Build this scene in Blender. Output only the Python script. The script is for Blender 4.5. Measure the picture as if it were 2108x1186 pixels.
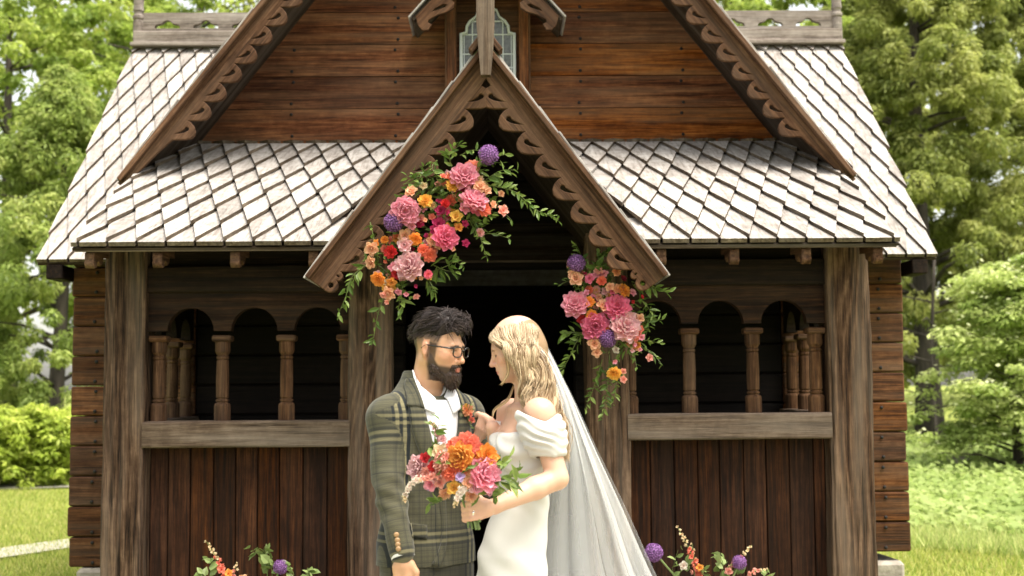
import bpy, bmesh, math, random
import numpy as np
from mathutils import Vector, Matrix, Euler, noise as mnoise

# ---------------------------------------------------------------- clear
for o in list(bpy.data.objects):
    bpy.data.objects.remove(o, do_unlink=True)
SC = bpy.context.scene
COL = SC.collection
rnd = random.Random(7)
nrg = np.random.default_rng(11)
R = math.radians

# ---------------------------------------------------------------- camera
IMW, IMH, FPX = 2108.0, 1186.0, 2672.0
CAM_Z, TILT, ROLL = 1.52, R(4.43), R(-0.42)
cam_d = bpy.data.cameras.new('camera')
cam = bpy.data.objects.new('camera', cam_d)
COL.objects.link(cam)
cam_d.sensor_width = 36.0
cam_d.lens = 36.0 * FPX / IMW
cam_d.clip_start = 0.1
cam_d.clip_end = 800
cam.location = (0, 0, CAM_Z)
CAM_M = (Matrix.Rotation(math.pi/2 + TILT, 3, 'X') @ Matrix.Rotation(ROLL, 3, 'Z'))
cam.rotation_euler = CAM_M.to_euler()
cam_d.dof.use_dof = True
cam_d.dof.focus_distance = 5.6
cam_d.dof.aperture_fstop = 3.0
SC.camera = cam

# ---------------------------------------------------------------- sky, sun, exposure
SUN_EL, SUN_AZ = R(68), R(132)          # azimuth clockwise from +Y: front right of the chapel
world = bpy.data.worlds.new('World')
SC.world = world
world.use_nodes = True
wn = world.node_tree.nodes
sky = wn.new('ShaderNodeTexSky')
sky.sky_type = 'NISHITA'
sky.sun_disc = False
sky.sun_elevation = SUN_EL
sky.sun_rotation = SUN_AZ
sky.air_density = 1.0
sky.dust_density = 3.0
sky.ozone_density = 1.0
wn['Background'].inputs['Strength'].default_value = 0.14
wb = wn.new('ShaderNodeHueSaturation')              # hazy white sky
wb.inputs['Saturation'].default_value = 0.35
wm = wn.new('ShaderNodeMix'); wm.data_type = 'RGBA'; wm.blend_type = 'MULTIPLY'; wm.inputs[0].default_value = 1.0
wm.inputs[7].default_value = (1.0, 0.955, 0.87, 1)
world.node_tree.links.new(sky.outputs[0], wb.inputs['Color'])
world.node_tree.links.new(wb.outputs[0], wm.inputs[6])
world.node_tree.links.new(wm.outputs[2], wn['Background'].inputs['Color'])
sun_d = bpy.data.lights.new('sun', 'SUN')
sun_d.energy = 2.7
sun_d.angle = R(44)
sun_d.color = (1.0, 0.93, 0.82)
sun = bpy.data.objects.new('sun', sun_d)
COL.objects.link(sun)
sdir = Vector((math.sin(SUN_AZ)*math.cos(SUN_EL), math.cos(SUN_AZ)*math.cos(SUN_EL), math.sin(SUN_EL)))
sun.rotation_euler = sdir.to_track_quat('Z', 'Y').to_euler()
sun.location = sdir * 40
SC.view_settings.view_transform = 'Standard'
SC.view_settings.look = 'None'
SC.view_settings.exposure = 1.6
SC.view_settings.gamma = 1.0
SC.render.engine = 'CYCLES'
SC.cycles.max_bounces = 8
SC.cycles.transparent_max_bounces = 24

# ---------------------------------------------------------------- helpers
def px(x, y, Y):
    """world point on the plane world-Y = Y seen at photo pixel (x, y)"""
    d = CAM_M @ Vector(((x-IMW/2)/FPX, -(y-IMH/2)/FPX, -1.0))
    return Vector((0, 0, CAM_Z)) + d*(Y/d.y)

def empty(name, loc=(0, 0, 0), rz=0.0, parent=None):
    o = bpy.data.objects.new(name, None)
    COL.objects.link(o)
    o.location = loc
    o.rotation_euler = (0, 0, rz)
    o.empty_display_size = 0.1
    o.parent = parent
    return o

def tag(o, label=None, cat=None, group=None, kind=None):
    if label: o['label'] = label
    if cat: o['category'] = cat
    if group: o['group'] = group
    if kind: o['kind'] = kind
    return o

def link(name, me, mat=None, parent=None, loc=None, rot=None, smooth=False):
    if mat is not None and len(me.materials) == 0:
        me.materials.append(mat)
    if smooth:
        me.polygons.foreach_set('use_smooth', [True]*len(me.polygons))
    o = bpy.data.objects.new(name, me)
    COL.objects.link(o)
    if parent is not None: o.parent = parent
    if loc is not None: o.location = loc
    if rot is not None: o.rotation_euler = rot
    return o

def np_mesh(name, V, F, attrs=None):
    """fast mesh from arrays: V (n,3); F (m,k) all the same size"""
    V = np.asarray(V, dtype=np.float32); F = np.asarray(F, dtype=np.int32)
    me = bpy.data.meshes.new(name)
    me.vertices.add(len(V)); me.vertices.foreach_set('co', V.ravel())
    k = F.shape[1]
    me.loops.add(F.size); me.loops.foreach_set('vertex_index', F.ravel())
    me.polygons.add(len(F))
    me.polygons.foreach_set('loop_start', np.arange(0, F.size, k, dtype=np.int32))
    try: me.polygons.foreach_set('loop_total', np.full(len(F), k, dtype=np.int32))
    except Exception: pass
    for nm, arr in (attrs or {}).items():
        arr = np.asarray(arr, dtype=np.float32)
        if arr.ndim == 1:
            a = me.attributes.new(nm, 'FLOAT', 'POINT'); a.data.foreach_set('value', arr)
        else:
            if arr.shape[1] == 3: arr = np.concatenate([arr, np.ones((len(arr), 1), np.float32)], 1)
            a = me.attributes.new(nm, 'FLOAT_COLOR', 'POINT'); a.data.foreach_set('color', arr.ravel())
    me.update(calc_edges=True)
    me.validate()
    return me

class MB:
    """collects simple shapes into one mesh"""
    def __init__(s): s.v, s.f = [], []
    def add(s, V, F):
        n = len(s.v); s.v += [tuple(p) for p in V]; s.f += [tuple(i+n for i in f) for f in F]; return s
    def box(s, c, d, M=None, ch=0.0):
        hx, hy, hz = d[0]/2, d[1]/2, d[2]/2
        if ch <= 0:
            V = [Vector((sx*hx, sy*hy, sz*hz)) for sx in (-1, 1) for sy in (-1, 1) for sz in (-1, 1)]
            F = [(0,1,3,2),(4,6,7,5),(0,4,5,1),(2,3,7,6),(0,2,6,4),(1,5,7,3)]
        else:
            V, idx = [], {}
            for sx in (-1, 1):
                for sy in (-1, 1):
                    for sz in (-1, 1):
                        for ax in range(3):
                            q = [sx*(hx-ch), sy*(hy-ch), sz*(hz-ch)]
                            q[ax] = (sx*hx, sy*hy, sz*hz)[ax]
                            idx[(sx, sy, sz, ax)] = len(V); V.append(Vector(q))
            F = []
            for ax in range(3):
                a, b = [i for i in range(3) if i != ax]
                for sg in (-1, 1):
                    loop = []
                    for (p, q) in ((-1, -1), (1, -1), (1, 1), (-1, 1)):
                        k = [0, 0, 0]; k[ax] = sg; k[a] = p; k[b] = q
                        loop.append(idx[(k[0], k[1], k[2], ax)])
                    F.append(loop)
            for ax in range(3):
                a, b = [i for i in range(3) if i != ax]
                for p in (-1, 1):
                    for q in (-1, 1):
                        k0 = [0]*3; k1 = [0]*3
                        k0[ax] = -1; k1[ax] = 1
                        k0[a] = k1[a] = p; k0[b] = k1[b] = q
                        F.append([idx[(*k0, a)], idx[(*k1, a)], idx[(*k1, b)], idx[(*k0, b)]])
            for sx in (-1, 1):
                for sy in (-1, 1):
                    for sz in (-1, 1):
                        F.append([idx[(sx, sy, sz, i)] for i in range(3)])
        if M is not None: V = [M @ p for p in V]
        c = Vector(c)
        return s.add([p+c for p in V], F)
    def lathe(s, prof, seg=16, c=(0, 0, 0), M=None):
        V = []
        for (r, z) in prof:
            for i in range(seg):
                a = 2*math.pi*i/seg
                p = Vector((r*math.cos(a), r*math.sin(a), z))
                V.append((M @ p if M else p) + Vector(c))
        F = []
        for j in range(len(prof)-1):
            for i in range(seg):
                F.append((j*seg+i, j*seg+(i+1) % seg, (j+1)*seg+(i+1) % seg, (j+1)*seg+i))
        F.append(tuple(range(seg-1, -1, -1))); F.append(tuple(range((len(prof)-1)*seg, len(prof)*seg)))
        return s.add(V, F)
    def tube(s, pts, rad, seg=6, cap=True):
        pts = [Vector(p) for p in pts]
        n = len(pts)
        rad = rad if isinstance(rad, (list, tuple)) else [rad]*n
        V = []; up = Vector((0.13, 0.21, 0.97))
        for i, p in enumerate(pts):
            t = (pts[min(i+1, n-1)]-pts[max(i-1, 0)])
            if t.length < 1e-9: t = Vector((0, 0, 1))
            t.normalize()
            a = t.cross(up)
            if a.length < 1e-3: a = t.cross(Vector((1, 0, 0)))
            a.normalize(); b = t.cross(a)
            for k in range(seg):
                an = 2*math.pi*k/seg
                V.append(p + (a*math.cos(an)+b*math.sin(an))*rad[i])
        F = []
        for i in range(n-1):
            for k in range(seg):
                F.append((i*seg+k, i*seg+(k+1) % seg, (i+1)*seg+(k+1) % seg, (i+1)*seg+k))
        if cap:
            F.append(tuple(range(seg-1, -1, -1))); F.append(tuple(range((n-1)*seg, n*seg)))
        return s.add(V, F)
    def prism(s, poly, y0, y1):
        """polygon of (x,z) extruded along y"""
        n = len(poly)
        V = [(p[0], y0, p[1]) for p in poly]+[(p[0], y1, p[1]) for p in poly]
        F = [tuple(range(n)), tuple(range(2*n-1, n-1, -1))]
        for i in range(n):
            j = (i+1) % n
            F.append((i, i+n, j+n, j))
        return s.add(V, F)
    def mesh(s, name):
        me = bpy.data.meshes.new(name); me.from_pydata(s.v, [], s.f)
        bm = bmesh.new(); bm.from_mesh(me); bmesh.ops.recalc_face_normals(bm, faces=bm.faces); bm.to_mesh(me); bm.free()
        return me
    def build(s, name, mat, parent=None, loc=None, rot=None, smooth=False):
        return link(name, s.mesh(name), mat, parent, loc, rot, smooth)

def flat_shape(name, loops, depth, bevel=0.0, res=1):
    """2D outline with holes, extruded +-depth along local z, as a mesh"""
    cu = bpy.data.curves.new(name, 'CURVE'); cu.dimensions = '2D'; cu.fill_mode = 'BOTH'
    cu.extrude = depth; cu.bevel_depth = bevel; cu.bevel_resolution = res
    for lp in loops:
        sp = cu.splines.new('POLY'); sp.points.add(len(lp)-1)
        for i, p in enumerate(lp): sp.points[i].co = (p[0], p[1], 0, 1)
        sp.use_cyclic_u = True
    ob = bpy.data.objects.new(name, cu); COL.objects.link(ob)
    dg = bpy.context.evaluated_depsgraph_get()
    me = bpy.data.meshes.new_from_object(ob.evaluated_get(dg))
    bpy.data.objects.remove(ob); bpy.data.curves.remove(cu)
    me.name = name
    return me

# ---------------------------------------------------------------- materials
class NT:
    def __init__(s, name):
        s.m = bpy.data.materials.new(name); s.m.use_nodes = True
        s.t = s.m.node_tree; s.n = s.t.nodes; s.b = s.n['Principled BSDF']; s.out = s.n['Material Output']
    def new(s, t, **kw):
        n = s.n.new(t)
        for k, v in kw.items():
            setattr(n, k, v)
        return n
    def l(s, a, b): s.t.links.new(a, b)
    def val(s, sock, v):
        if isinstance(v, bpy.types.NodeSocket): s.l(v, sock)
        else: sock.default_value = v
    def math(s, op, a, b=0.0, c=0.0):
        n = s.new('ShaderNodeMath', operation=op)
        s.val(n.inputs[0], a); s.val(n.inputs[1], b)
        if len(n.inputs) > 2: s.val(n.inputs[2], c)
        return n.outputs[0]
    def vmath(s, op, a, b):
        n = s.new('ShaderNodeVectorMath', operation=op)
        s.val(n.inputs[0], a); s.val(n.inputs[1], b)
        return n.outputs[0]
    def noise(s, vec, scale=5, detail=4, rough=0.55, dist=0.0):
        n = s.new('ShaderNodeTexNoise'); s.l(vec, n.inputs['Vector'])
        n.inputs['Scale'].default_value = scale; n.inputs['Detail'].default_value = detail
        n.inputs['Roughness'].default_value = rough; n.inputs['Distortion'].default_value = dist
        return n.outputs['Fac']
    def ramp(s, fac, stops, interp='LINEAR'):
        n = s.new('ShaderNodeValToRGB'); s.val(n.inputs[0], fac)
        cr = n.color_ramp; cr.interpolation = interp
        while len(cr.elements) < len(stops): cr.elements.new(0.5)
        for e, (p, c) in zip(cr.elements, stops):
            e.position = p; e.color = (*c, 1) if len(c) == 3 else c
        return n.outputs[0]
    def mix(s, fac, a, b, mode='MIX'):
        n = s.new('ShaderNodeMix', data_type='RGBA', blend_type=mode)
        s.val(n.inputs[0], fac)
        for sock, v in ((n.inputs[6], a), (n.inputs[7], b)):
            if isinstance(v, bpy.types.NodeSocket): s.l(v, sock)
            else: sock.default_value = (*v, 1) if len(v) == 3 else v
        return n.outputs[2]
    def bump(s, h, strength=0.3, dist=0.01):
        n = s.new('ShaderNodeBump'); s.l(h, n.inputs['Height'])
        n.inputs['Strength'].default_value = strength; n.inputs['Distance'].default_value = dist
        s.l(n.outputs[0], s.b.inputs['Normal'])
    def obj(s): return s.new('ShaderNodeTexCoord').outputs['Object']
    def rand(s): return s.new('ShaderNodeObjectInfo').outputs['Random']
    def attr(s, nm, out='Color'):
        n = s.new('ShaderNodeAttribute'); n.attribute_name = nm
        return n.outputs[out]
    def set(s, **kw):
        for k, v in kw.items(): s.val(s.b.inputs[k.replace('_', ' ')], v)
        return s.m

def wood(name, dark, mid, light, grey=(0.3, 0.27, 0.24), greyness=0.2, ring=0.0, bump=0.35, rough=0.75, vary=0.5, fine=1.0, stain=0.5, spec=0.12, crack=0.6):
    """timber; grain runs along each piece's local X"""
    t = NT(name)
    co, rd = t.obj(), t.rand()
    off = t.new('ShaderNodeCombineXYZ')
    for i, k in enumerate((31.0, 17.0, 53.0)):
        t.l(t.math('MULTIPLY', rd, k), off.inputs[i])
    p = t.vmath('ADD', co, off.outputs[0])
    warp = t.noise(t.vmath('MULTIPLY', p, (0.9, 6, 6)), 1.0, 3)
    g1 = t.noise(t.vmath('MULTIPLY', p, (1.6, 48, 48)), 1.0, 7, 0.68, 0.3)
    g2 = t.noise(t.vmath('MULTIPLY', p, (7, 150*fine, 150*fine)), 1.0, 4, 0.65)
    g = t.math('ADD', t.math('MULTIPLY', g1, 0.65), t.math('MULTIPLY', g2, 0.35))
    if ring > 0:
        vo = t.new('ShaderNodeTexVoronoi'); t.l(t.vmath('MULTIPLY', p, (1.1, 3.3, 3.3)), vo.inputs['Vector']); vo.inputs['Scale'].default_value = 1.0
        kn = t.math('POWER', t.math('MAXIMUM', t.math('SUBTRACT', 1.0, t.math('MULTIPLY', vo.outputs['Distance'], 1.55)), 0.0), 2.0)
        sep = t.new('ShaderNodeSeparateXYZ'); t.l(p, sep.inputs[0])
        ph = t.math('ADD', t.math('MULTIPLY', t.math('ADD', sep.outputs[1], sep.outputs[2]), 120.0), t.math('MULTIPLY', warp, 17.0))
        ph = t.math('ADD', ph, t.math('MULTIPLY', kn, 22.0))
        sn = t.math('MULTIPLY_ADD', t.math('SINE', ph), 0.5, 0.5)
        sn = t.math('POWER', sn, 1.7)
        g = t.math('ADD', t.math('MULTIPLY', g, 1-ring), t.math('MULTIPLY', sn, ring))
    stn = t.noise(t.vmath('MULTIPLY', p, (1.3, 3.2, 3.2)), 1.0, 4, 0.6)
    c = t.ramp(g, [(0.385, dark), (0.5, mid), (0.625, light)])
    crk = t.ramp(t.noise(t.vmath('MULTIPLY', p, (1.0, 62, 62)), 1.0, 3, 0.5, 0.2), [(0.30, (1, 1, 1)), (0.36, (0, 0, 0))])
    c = t.mix(t.math('MULTIPLY', crk, crack), c, tuple(q*0.35 for q in dark))
    blot = t.ramp(t.noise(p, 16.0, 6, 0.7), [(0.40, (1, 1, 1)), (0.60, (0, 0, 0))])
    c = t.mix(t.math('MULTIPLY', blot, 0.55), c, t.mix(1.0, c, (0.5, 0.45, 0.42), 'MULTIPLY'))
    gr = t.ramp(t.noise(t.vmath('MULTIPLY', p, (0.9, 14, 14)), 1.0, 4), [(0.40, (0, 0, 0)), (0.66, (1, 1, 1))])
    c = t.mix(t.math('MULTIPLY', gr, greyness), c, grey)
    c = t.mix(t.math('MULTIPLY', t.ramp(stn, [(0.38, (1, 1, 1)), (0.62, (0, 0, 0))]), stain), c, t.mix(1.0, c, (0.42, 0.36, 0.33), 'MULTIPLY'))
    hv = t.new('ShaderNodeHueSaturation'); t.l(c, hv.inputs['Color'])
    t.l(t.math('MULTIPLY_ADD', t.math('FRACT', t.math('MULTIPLY', rd, 7.3)), vary, 1-vary/2), hv.inputs['Value'])
    t.l(t.math('MULTIPLY_ADD', t.math('FRACT', t.math('MULTIPLY', rd, 3.7)), 0.3*vary, 1-0.15*vary), hv.inputs['Saturation'])
    t.l(hv.outputs[0], t.b.inputs['Base Color'])
    t.l(t.math('MULTIPLY_ADD', g, 0.3, rough-0.15), t.b.inputs['Roughness'])
    t.b.inputs['Specular IOR Level'].default_value = spec
    t.bump(t.math('SUBTRACT', g, t.math('MULTIPLY', crk, 0.5*crack)), bump, 0.012)
    return t.m

M = {}
M['plank'] = wood('oiled_plank_wood', (0.040, 0.012, 0.0045), (0.165, 0.053, 0.016), (0.32, 0.130, 0.043), grey=(0.24, 0.145, 0.08), greyness=0.4, stain=0.7, vary=0.55, bump=0.4)
M['log'] = wood('weathered_log_wood', (0.0255, 0.0119, 0.0068), (0.0978, 0.0408, 0.0170), (0.1955, 0.0935, 0.0425), grey=(0.1190, 0.0850, 0.0595), greyness=0.4, vary=0.6, bump=0.5)
M['post'] = wood('grey_post_wood', (0.012, 0.006, 0.0033), (0.082, 0.045, 0.025), (0.20, 0.125, 0.078), grey=(0.215, 0.165, 0.125), greyness=0.45, crack=0.9, ring=0.09, bump=0.9, vary=0.35, stain=0.45)
M['sill'] = wood('grey_beam_wood', (0.0340, 0.0213, 0.0136), (0.1062, 0.0748, 0.0527), (0.1870, 0.1445, 0.1088), grey=(0.1870, 0.1573, 0.1318), greyness=0.5, bump=0.5, vary=0.25, stain=0.3)
M['panel'] = wood('dark_panel_wood', (0.007, 0.003, 0.0017), (0.034, 0.012, 0.005), (0.088, 0.032, 0.012), grey=(0.05, 0.026, 0.015), greyness=0.3, vary=0.7, bump=0.35)
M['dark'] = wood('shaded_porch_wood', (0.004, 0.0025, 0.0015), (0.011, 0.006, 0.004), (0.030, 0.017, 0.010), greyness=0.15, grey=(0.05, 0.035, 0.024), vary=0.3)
M['inner_shade'] = wood('shade_darkened_wood', (0.004, 0.003, 0.002), (0.009, 0.006, 0.0045), (0.017, 0.011, 0.008), greyness=0.0, vary=0.3, spec=0.15)  # near-black colour stands in for the shade inside porch and nave
M['shingle_edge'] = wood('shingle_end_grain', (0.05, 0.038, 0.025), (0.12, 0.092, 0.062), (0.20, 0.16, 0.115), vary=0.3)
M['carved'] = wood('carved_board_wood', (0.022, 0.010, 0.005), (0.088, 0.043, 0.022), (0.175, 0.095, 0.054), grey=(0.155, 0.100, 0.066), greyness=0.4, bump=0.4, vary=0.25, stain=0.5)
M['turned'] = wood('turned_baluster_wood', (0.0213, 0.0102, 0.0051), (0.0850, 0.0408, 0.0195), (0.1700, 0.0935, 0.0493), grey=(0.1360, 0.0935, 0.0638), greyness=0.4, vary=0.4)
M['shingle'] = wood('silvered_shingle_wood', (0.24, 0.22, 0.20), (0.40, 0.385, 0.365), (0.50, 0.485, 0.465), grey=(0.32, 0.295, 0.27), greyness=0.35, bump=0.2, vary=0.30, stain=0.42, crack=0.35, rough=0.85, spec=0.2)
M['roofdark'] = wood('roof_deck_wood', (0.02, 0.014, 0.009), (0.05, 0.034, 0.022), (0.09, 0.064, 0.045), vary=0.2)
M['cresting'] = wood('grey_cresting_wood', (0.10, 0.085, 0.075), (0.22, 0.19, 0.165), (0.33, 0.29, 0.26), grey=(0.34, 0.31, 0.28), greyness=0.5, vary=0.2)
t = NT('black_iron'); M['iron'] = t.set(Base_Color=(0.02, 0.018, 0.017, 1), Roughness=0.6, Metallic=0.6)
t = NT('lead_came'); M['lead'] = t.set(Base_Color=(0.50, 0.54, 0.55, 1), Roughness=0.55, Metallic=0.1)
t = NT('leaded_glass')
gv = t.noise(t.obj(), 40, 3)
t.l(t.ramp(gv, [(0.3, (0.03, 0.036, 0.034)), (0.7, (0.11, 0.12, 0.115))]), t.b.inputs['Base Color'])
M['glass'] = t.set(Roughness=0.12); t.bump(gv, 0.5, 0.004)
t = NT('fieldstone')
sv = t.noise(t.obj(), 7, 6, 0.65)
t.l(t.ramp(sv, [(0.3, (0.14, 0.12, 0.10)), (0.55, (0.30, 0.27, 0.23)), (0.75, (0.44, 0.40, 0.35))]), t.b.inputs['Base Color'])
M['stone'] = t.set(Roughness=0.9); t.bump(sv, 0.6, 0.03)

def leaf_mat(name, rough=0.55, trans=0.42):
    t = NT(name)
    c = t.attr('Col')
    t.l(c, t.b.inputs['Base Color']); t.set(Roughness=rough, Specular_IOR_Level=0.25)
    tr = t.new('ShaderNodeBsdfTranslucent')
    hs = t.new('ShaderNodeHueSaturation'); t.l(c, hs.inputs['Color']); hs.inputs['Value'].default_value = 1.5
    t.l(hs.outputs[0], tr.inputs['Color'])
    mx = t.new('ShaderNodeMixShader'); mx.inputs[0].default_value = trans
    t.l(t.b.outputs[0], mx.inputs[1]); t.l(tr.outputs[0], mx.inputs[2]); t.l(mx.outputs[0], t.out.inputs['Surface'])
    return t.m
def leaves(P, N, size, aspect, cols, g, T=None):
    """diamond leaf quads at P with normals N; returns V, F, per-vertex colour"""
    n = len(P)
    N = N/np.linalg.norm(N, axis=1, keepdims=True)
    if T is None: T = g.normal(size=(n, 3))
    T = T-(T*N).sum(1, keepdims=True)*N; T /= (np.linalg.norm(T, axis=1, keepdims=True)+1e-9)
    B = np.cross(N, T)
    s = np.asarray(size).reshape(-1, 1)*np.ones((n, 1)); w = s*aspect
    V = np.stack([P-T*s*0.5, P-B*w*0.5-T*s*0.05+N*s*0.06, P+T*s*0.5-N*s*0.08, P+B*w*0.5-T*s*0.05+N*s*0.06], 1).reshape(-1, 3)
    F = np.arange(n*4).reshape(n, 4)
    return V, F, np.repeat(cols, 4, axis=0)

# ================================================================ CHAPEL
CH = empty('wooden_chapel', (-0.131, 7.0, 0), R(0.7))
tag(CH, 'small brown timber chapel with silvery diamond shingle roofs, carved gables and arcaded porch', 'chapel')

def timber(name, c, size, mat, parent, axis='x', ch=0.006, rot=None, wob=0.0):
    """timber whose length (size along axis) lies on the piece's local X"""
    sx, sy, sz = size
    if axis == 'x': d, ro = (sx, sy, sz), (0, 0, 0)
    elif axis == 'z': d, ro = (sz, sy, sx), (0, -math.pi/2, 0)
    else: d, ro = (sy, sx, sz), (0, 0, math.pi/2)
    if rot: ro = (ro[0]+rot[0], ro[1]+rot[1], ro[2]+rot[2])
    if wob > 0:
        nx = max(8, int(d[0]/0.022))
        V, F = [], []
        seg = 52
        for i in range(nx+1):
            x = -d[0]/2 + d[0]*i/nx
            for k in range(seg):
                a = 2*math.pi*(k+0.5)/seg
                ca, sa = math.cos(a), math.sin(a)
                q = 0.16
                cy = math.copysign(abs(ca)**q, ca)*d[1]/2; cz = math.copysign(abs(sa)**q, sa)*d[2]/2
                n1 = mnoise.noise(Vector((x*1.6+c[0]*7, ca*0.8, sa*0.8)))*wob + mnoise.noise(Vector((x*9, ca*2.5+c[0]*3, sa*2.5)))*wob*0.28 - max(0.0, mnoise.noise(Vector((x*0.9+c[0]*5, cy*60+c[2], cz*60)))-0.18)*wob*0.9 + mnoise.noise(Vector((x*3.0, cy*110, cz*110+c[0])))*wob*0.16
                s = 1+n1/max(d[1], 0.01)
                V.append((x, cy*s, cz*s))
        for i in range(nx):
            for k in range(seg):
                F.append((i*seg+k, i*seg+(k+1) % seg, (i+1)*seg+(k+1) % seg, (i+1)*seg+k))
        F.append(tuple(range(seg-1, -1, -1))); F.append(tuple(range(nx*seg, nx*seg+seg)))
        return MB().add(V, F).build(name, mat, parent, c, ro)
    return MB().box((0, 0, 0), d, ch=ch).build(name, mat, parent, c, ro)

# ---------------- posts of the porch front
for (x, w) in ((-1.957, 0.228), (1.957, 0.238), (-0.640, 0.232), (0.645, 0.228)):
    timber('post', (x, 0.114, 1.21), (w, 0.226, 2.30), M['post'], CH, 'z', wob=0.022)

# ---------------- lintels, sills, arcade, balusters, panels
SPR, ARC_R, ARC_TOP = 1.842, 0.1257, 2.06
BAL_PROF = [(0.052, 0), (0.052, 0.085), (0.048, 0.095), (0.036, 0.102), (0.036, 0.106), (0.042, 0.109), (0.042, 0.118), (0.034, 0.121),
            (0.034, 0.125), (0.040, 0.131), (0.041, 0.23), (0.038, 0.328), (0.036, 0.336), (0.032, 0.340), (0.040, 0.345), (0.040, 0.356),
            (0.033, 0.360), (0.038, 0.368), (0.047, 0.382), (0.048, 0.392), (0.048, 0.440), (0.050, 0.442)]
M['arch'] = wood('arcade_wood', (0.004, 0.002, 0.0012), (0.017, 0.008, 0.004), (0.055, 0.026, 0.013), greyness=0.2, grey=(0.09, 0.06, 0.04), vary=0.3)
BAL_PROF = [(r*0.86, z*0.98) for r, z in BAL_PROF]
bal_me = MB().lathe(BAL_PROF, 20).mesh('baluster'); bal_me.materials.append(M['turned'])
# baluster geometry is rebuilt so its length runs along local X (grain)
for v in bal_me.vertices:
    x, y, z = v.co; v.co = (z, y, -x)
cap_me = MB().box((0, 0, 0), (0.104, 0.104, 0.034), ch=0.008).mesh('capital'); cap_me.materials.append(M['turned'])
def baluster(x, y, z0, parent, rz=0):
    b = link('baluster', bal_me, None, parent, (x, y, z0), (0, -math.pi/2, 0))
    c = link('capital', cap_me, None, b, (0.447, 0, 0), (0, math.pi/2, 0))
    b.data.polygons.foreach_set('use_smooth', [False]*len(b.data.polygons))
    return b

def arcade_mesh(x0, x1, centers, top):
    p = [(x0, top), (x1, top), (x1, SPR)]
    for cxx in sorted(centers, reverse=True):
        for i in range(17):
            a = math.pi*i/16
            p.append((cxx+ARC_R*math.cos(a), SPR+0.002+ARC_R*math.sin(a)))
    p.append((x0, SPR))
    q = [p[0]]
    for a in p[1:]:
        if (Vector(a)-Vector(q[-1])).length > 1e-4: q.append(a)
    return MB().prism([(max(x0, min(x1, a)), b) for a, b in q], -0.035, 0.035).mesh('arcade_board')

for sgn, dz, xo, xi in ((-1, 0.0, 1.845, 0.755), (1, 0.022, 1.840, 0.758)):
    bay = empty('porch_bay', (0, 0, dz), 0, CH)
    L, cx = xo-xi+0.02, sgn*(xo+xi)/2
    timber('sill_beam', (cx, 0.085, 1.287), (L, 0.17, 0.142), M['sill'], bay, ch=0.008, wob=0.006)
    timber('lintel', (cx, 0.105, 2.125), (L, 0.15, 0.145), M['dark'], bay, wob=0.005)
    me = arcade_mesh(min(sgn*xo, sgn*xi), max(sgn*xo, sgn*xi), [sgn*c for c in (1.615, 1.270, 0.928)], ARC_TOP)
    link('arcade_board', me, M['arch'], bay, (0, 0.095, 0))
    for bx in (1.446, 1.098, 1.790, 0.772):
        baluster(sgn*bx, 0.095, 1.356, bay)
    # board panel under the sill, each board its own piece
    xs = xi+0.001; k = 0
    while xs < xo-0.01:
        w = min(0.118+0.02*rnd.random(), xo-xs)
        if xo-xs-w < 0.03: w = xo-xs
        timber('panel_board', (sgn*(xs+w/2), 0.150+rnd.uniform(-0.005, 0.005), 0.715), (w-0.005, 0.03, 1.005), M['panel'], bay, 'z', ch=0.004)
        xs += w; k += 1
    timber('panel_backing', (cx, 0.185, 0.715), (L, 0.02, 1.0), M['roofdark'], bay)
    timber('bottom_rail', (cx, 0.10, 0.15), (L, 0.16, 0.12), M['sill'], bay)
    # frieze above the lintel
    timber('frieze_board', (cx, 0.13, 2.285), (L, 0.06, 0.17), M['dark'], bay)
    # side arcade of the porch (runs back to the nave wall)
    sx = sgn*1.94
    timber('sill_beam', (sx, 0.81, 1.287), (0.15, 1.16, 0.14), M['sill'], bay, 'y')
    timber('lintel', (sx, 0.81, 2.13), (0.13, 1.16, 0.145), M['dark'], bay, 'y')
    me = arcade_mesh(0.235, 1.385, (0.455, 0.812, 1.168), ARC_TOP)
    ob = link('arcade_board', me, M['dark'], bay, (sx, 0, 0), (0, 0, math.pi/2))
    for by in (0.29, 0.635, 0.99, 1.33):
        baluster(sx, by, 1.356, bay)
    yy = 0.235
    while yy < 1.38:
        timber('panel_board', (sx+rnd.uniform(-0.004, 0.004), yy+0.062, 0.715), (0.03, 0.12, 1.005), M['panel'], bay, 'z', ch=0.004)
        yy += 0.125
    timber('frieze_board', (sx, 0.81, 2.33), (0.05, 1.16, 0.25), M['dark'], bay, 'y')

# tie beam over the doorway, porch floor and steps
for i in range(12):
    timber('floor_board', (0, 0.06+i*0.115, 0.16), (4.05, 0.112, 0.05), M['inner_shade'], CH, ch=0.003)
timber('step', (0, -0.22, 0.05), (1.5, 0.36, 0.10), M['stone'], CH)

# ---------------- porch roof (shed roof) and its diamond shingles
PR_Y0, PR_Z0, PR_Y1, PR_Z1, PR_X = -0.35, 2.274, 1.40, 3.133, 2.135
def deck(name, y0, z0, y1, z1, X, th, mat, parent, lift=0.0):
    n = Vector((0, -(z1-z0), (y1-y0))).normalized()
    a, b = Vector((0, y0, z0))+n*lift, Vector((0, y1, z1))+n*lift
    mb = MB(); V = []
    for p in (a, b):
        for s in (-X, X):
            V.append((s, p.y, p.z)); V.append((s, p.y-n.y*th, p.z-n.z*th))
    return mb.add(V, [(0, 2, 6, 4), (1, 5, 7, 3), (0, 1, 3, 2), (4, 6, 7, 5), (0, 4, 5, 1), (2, 3, 7, 6)]).build(name, mat, parent)

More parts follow.
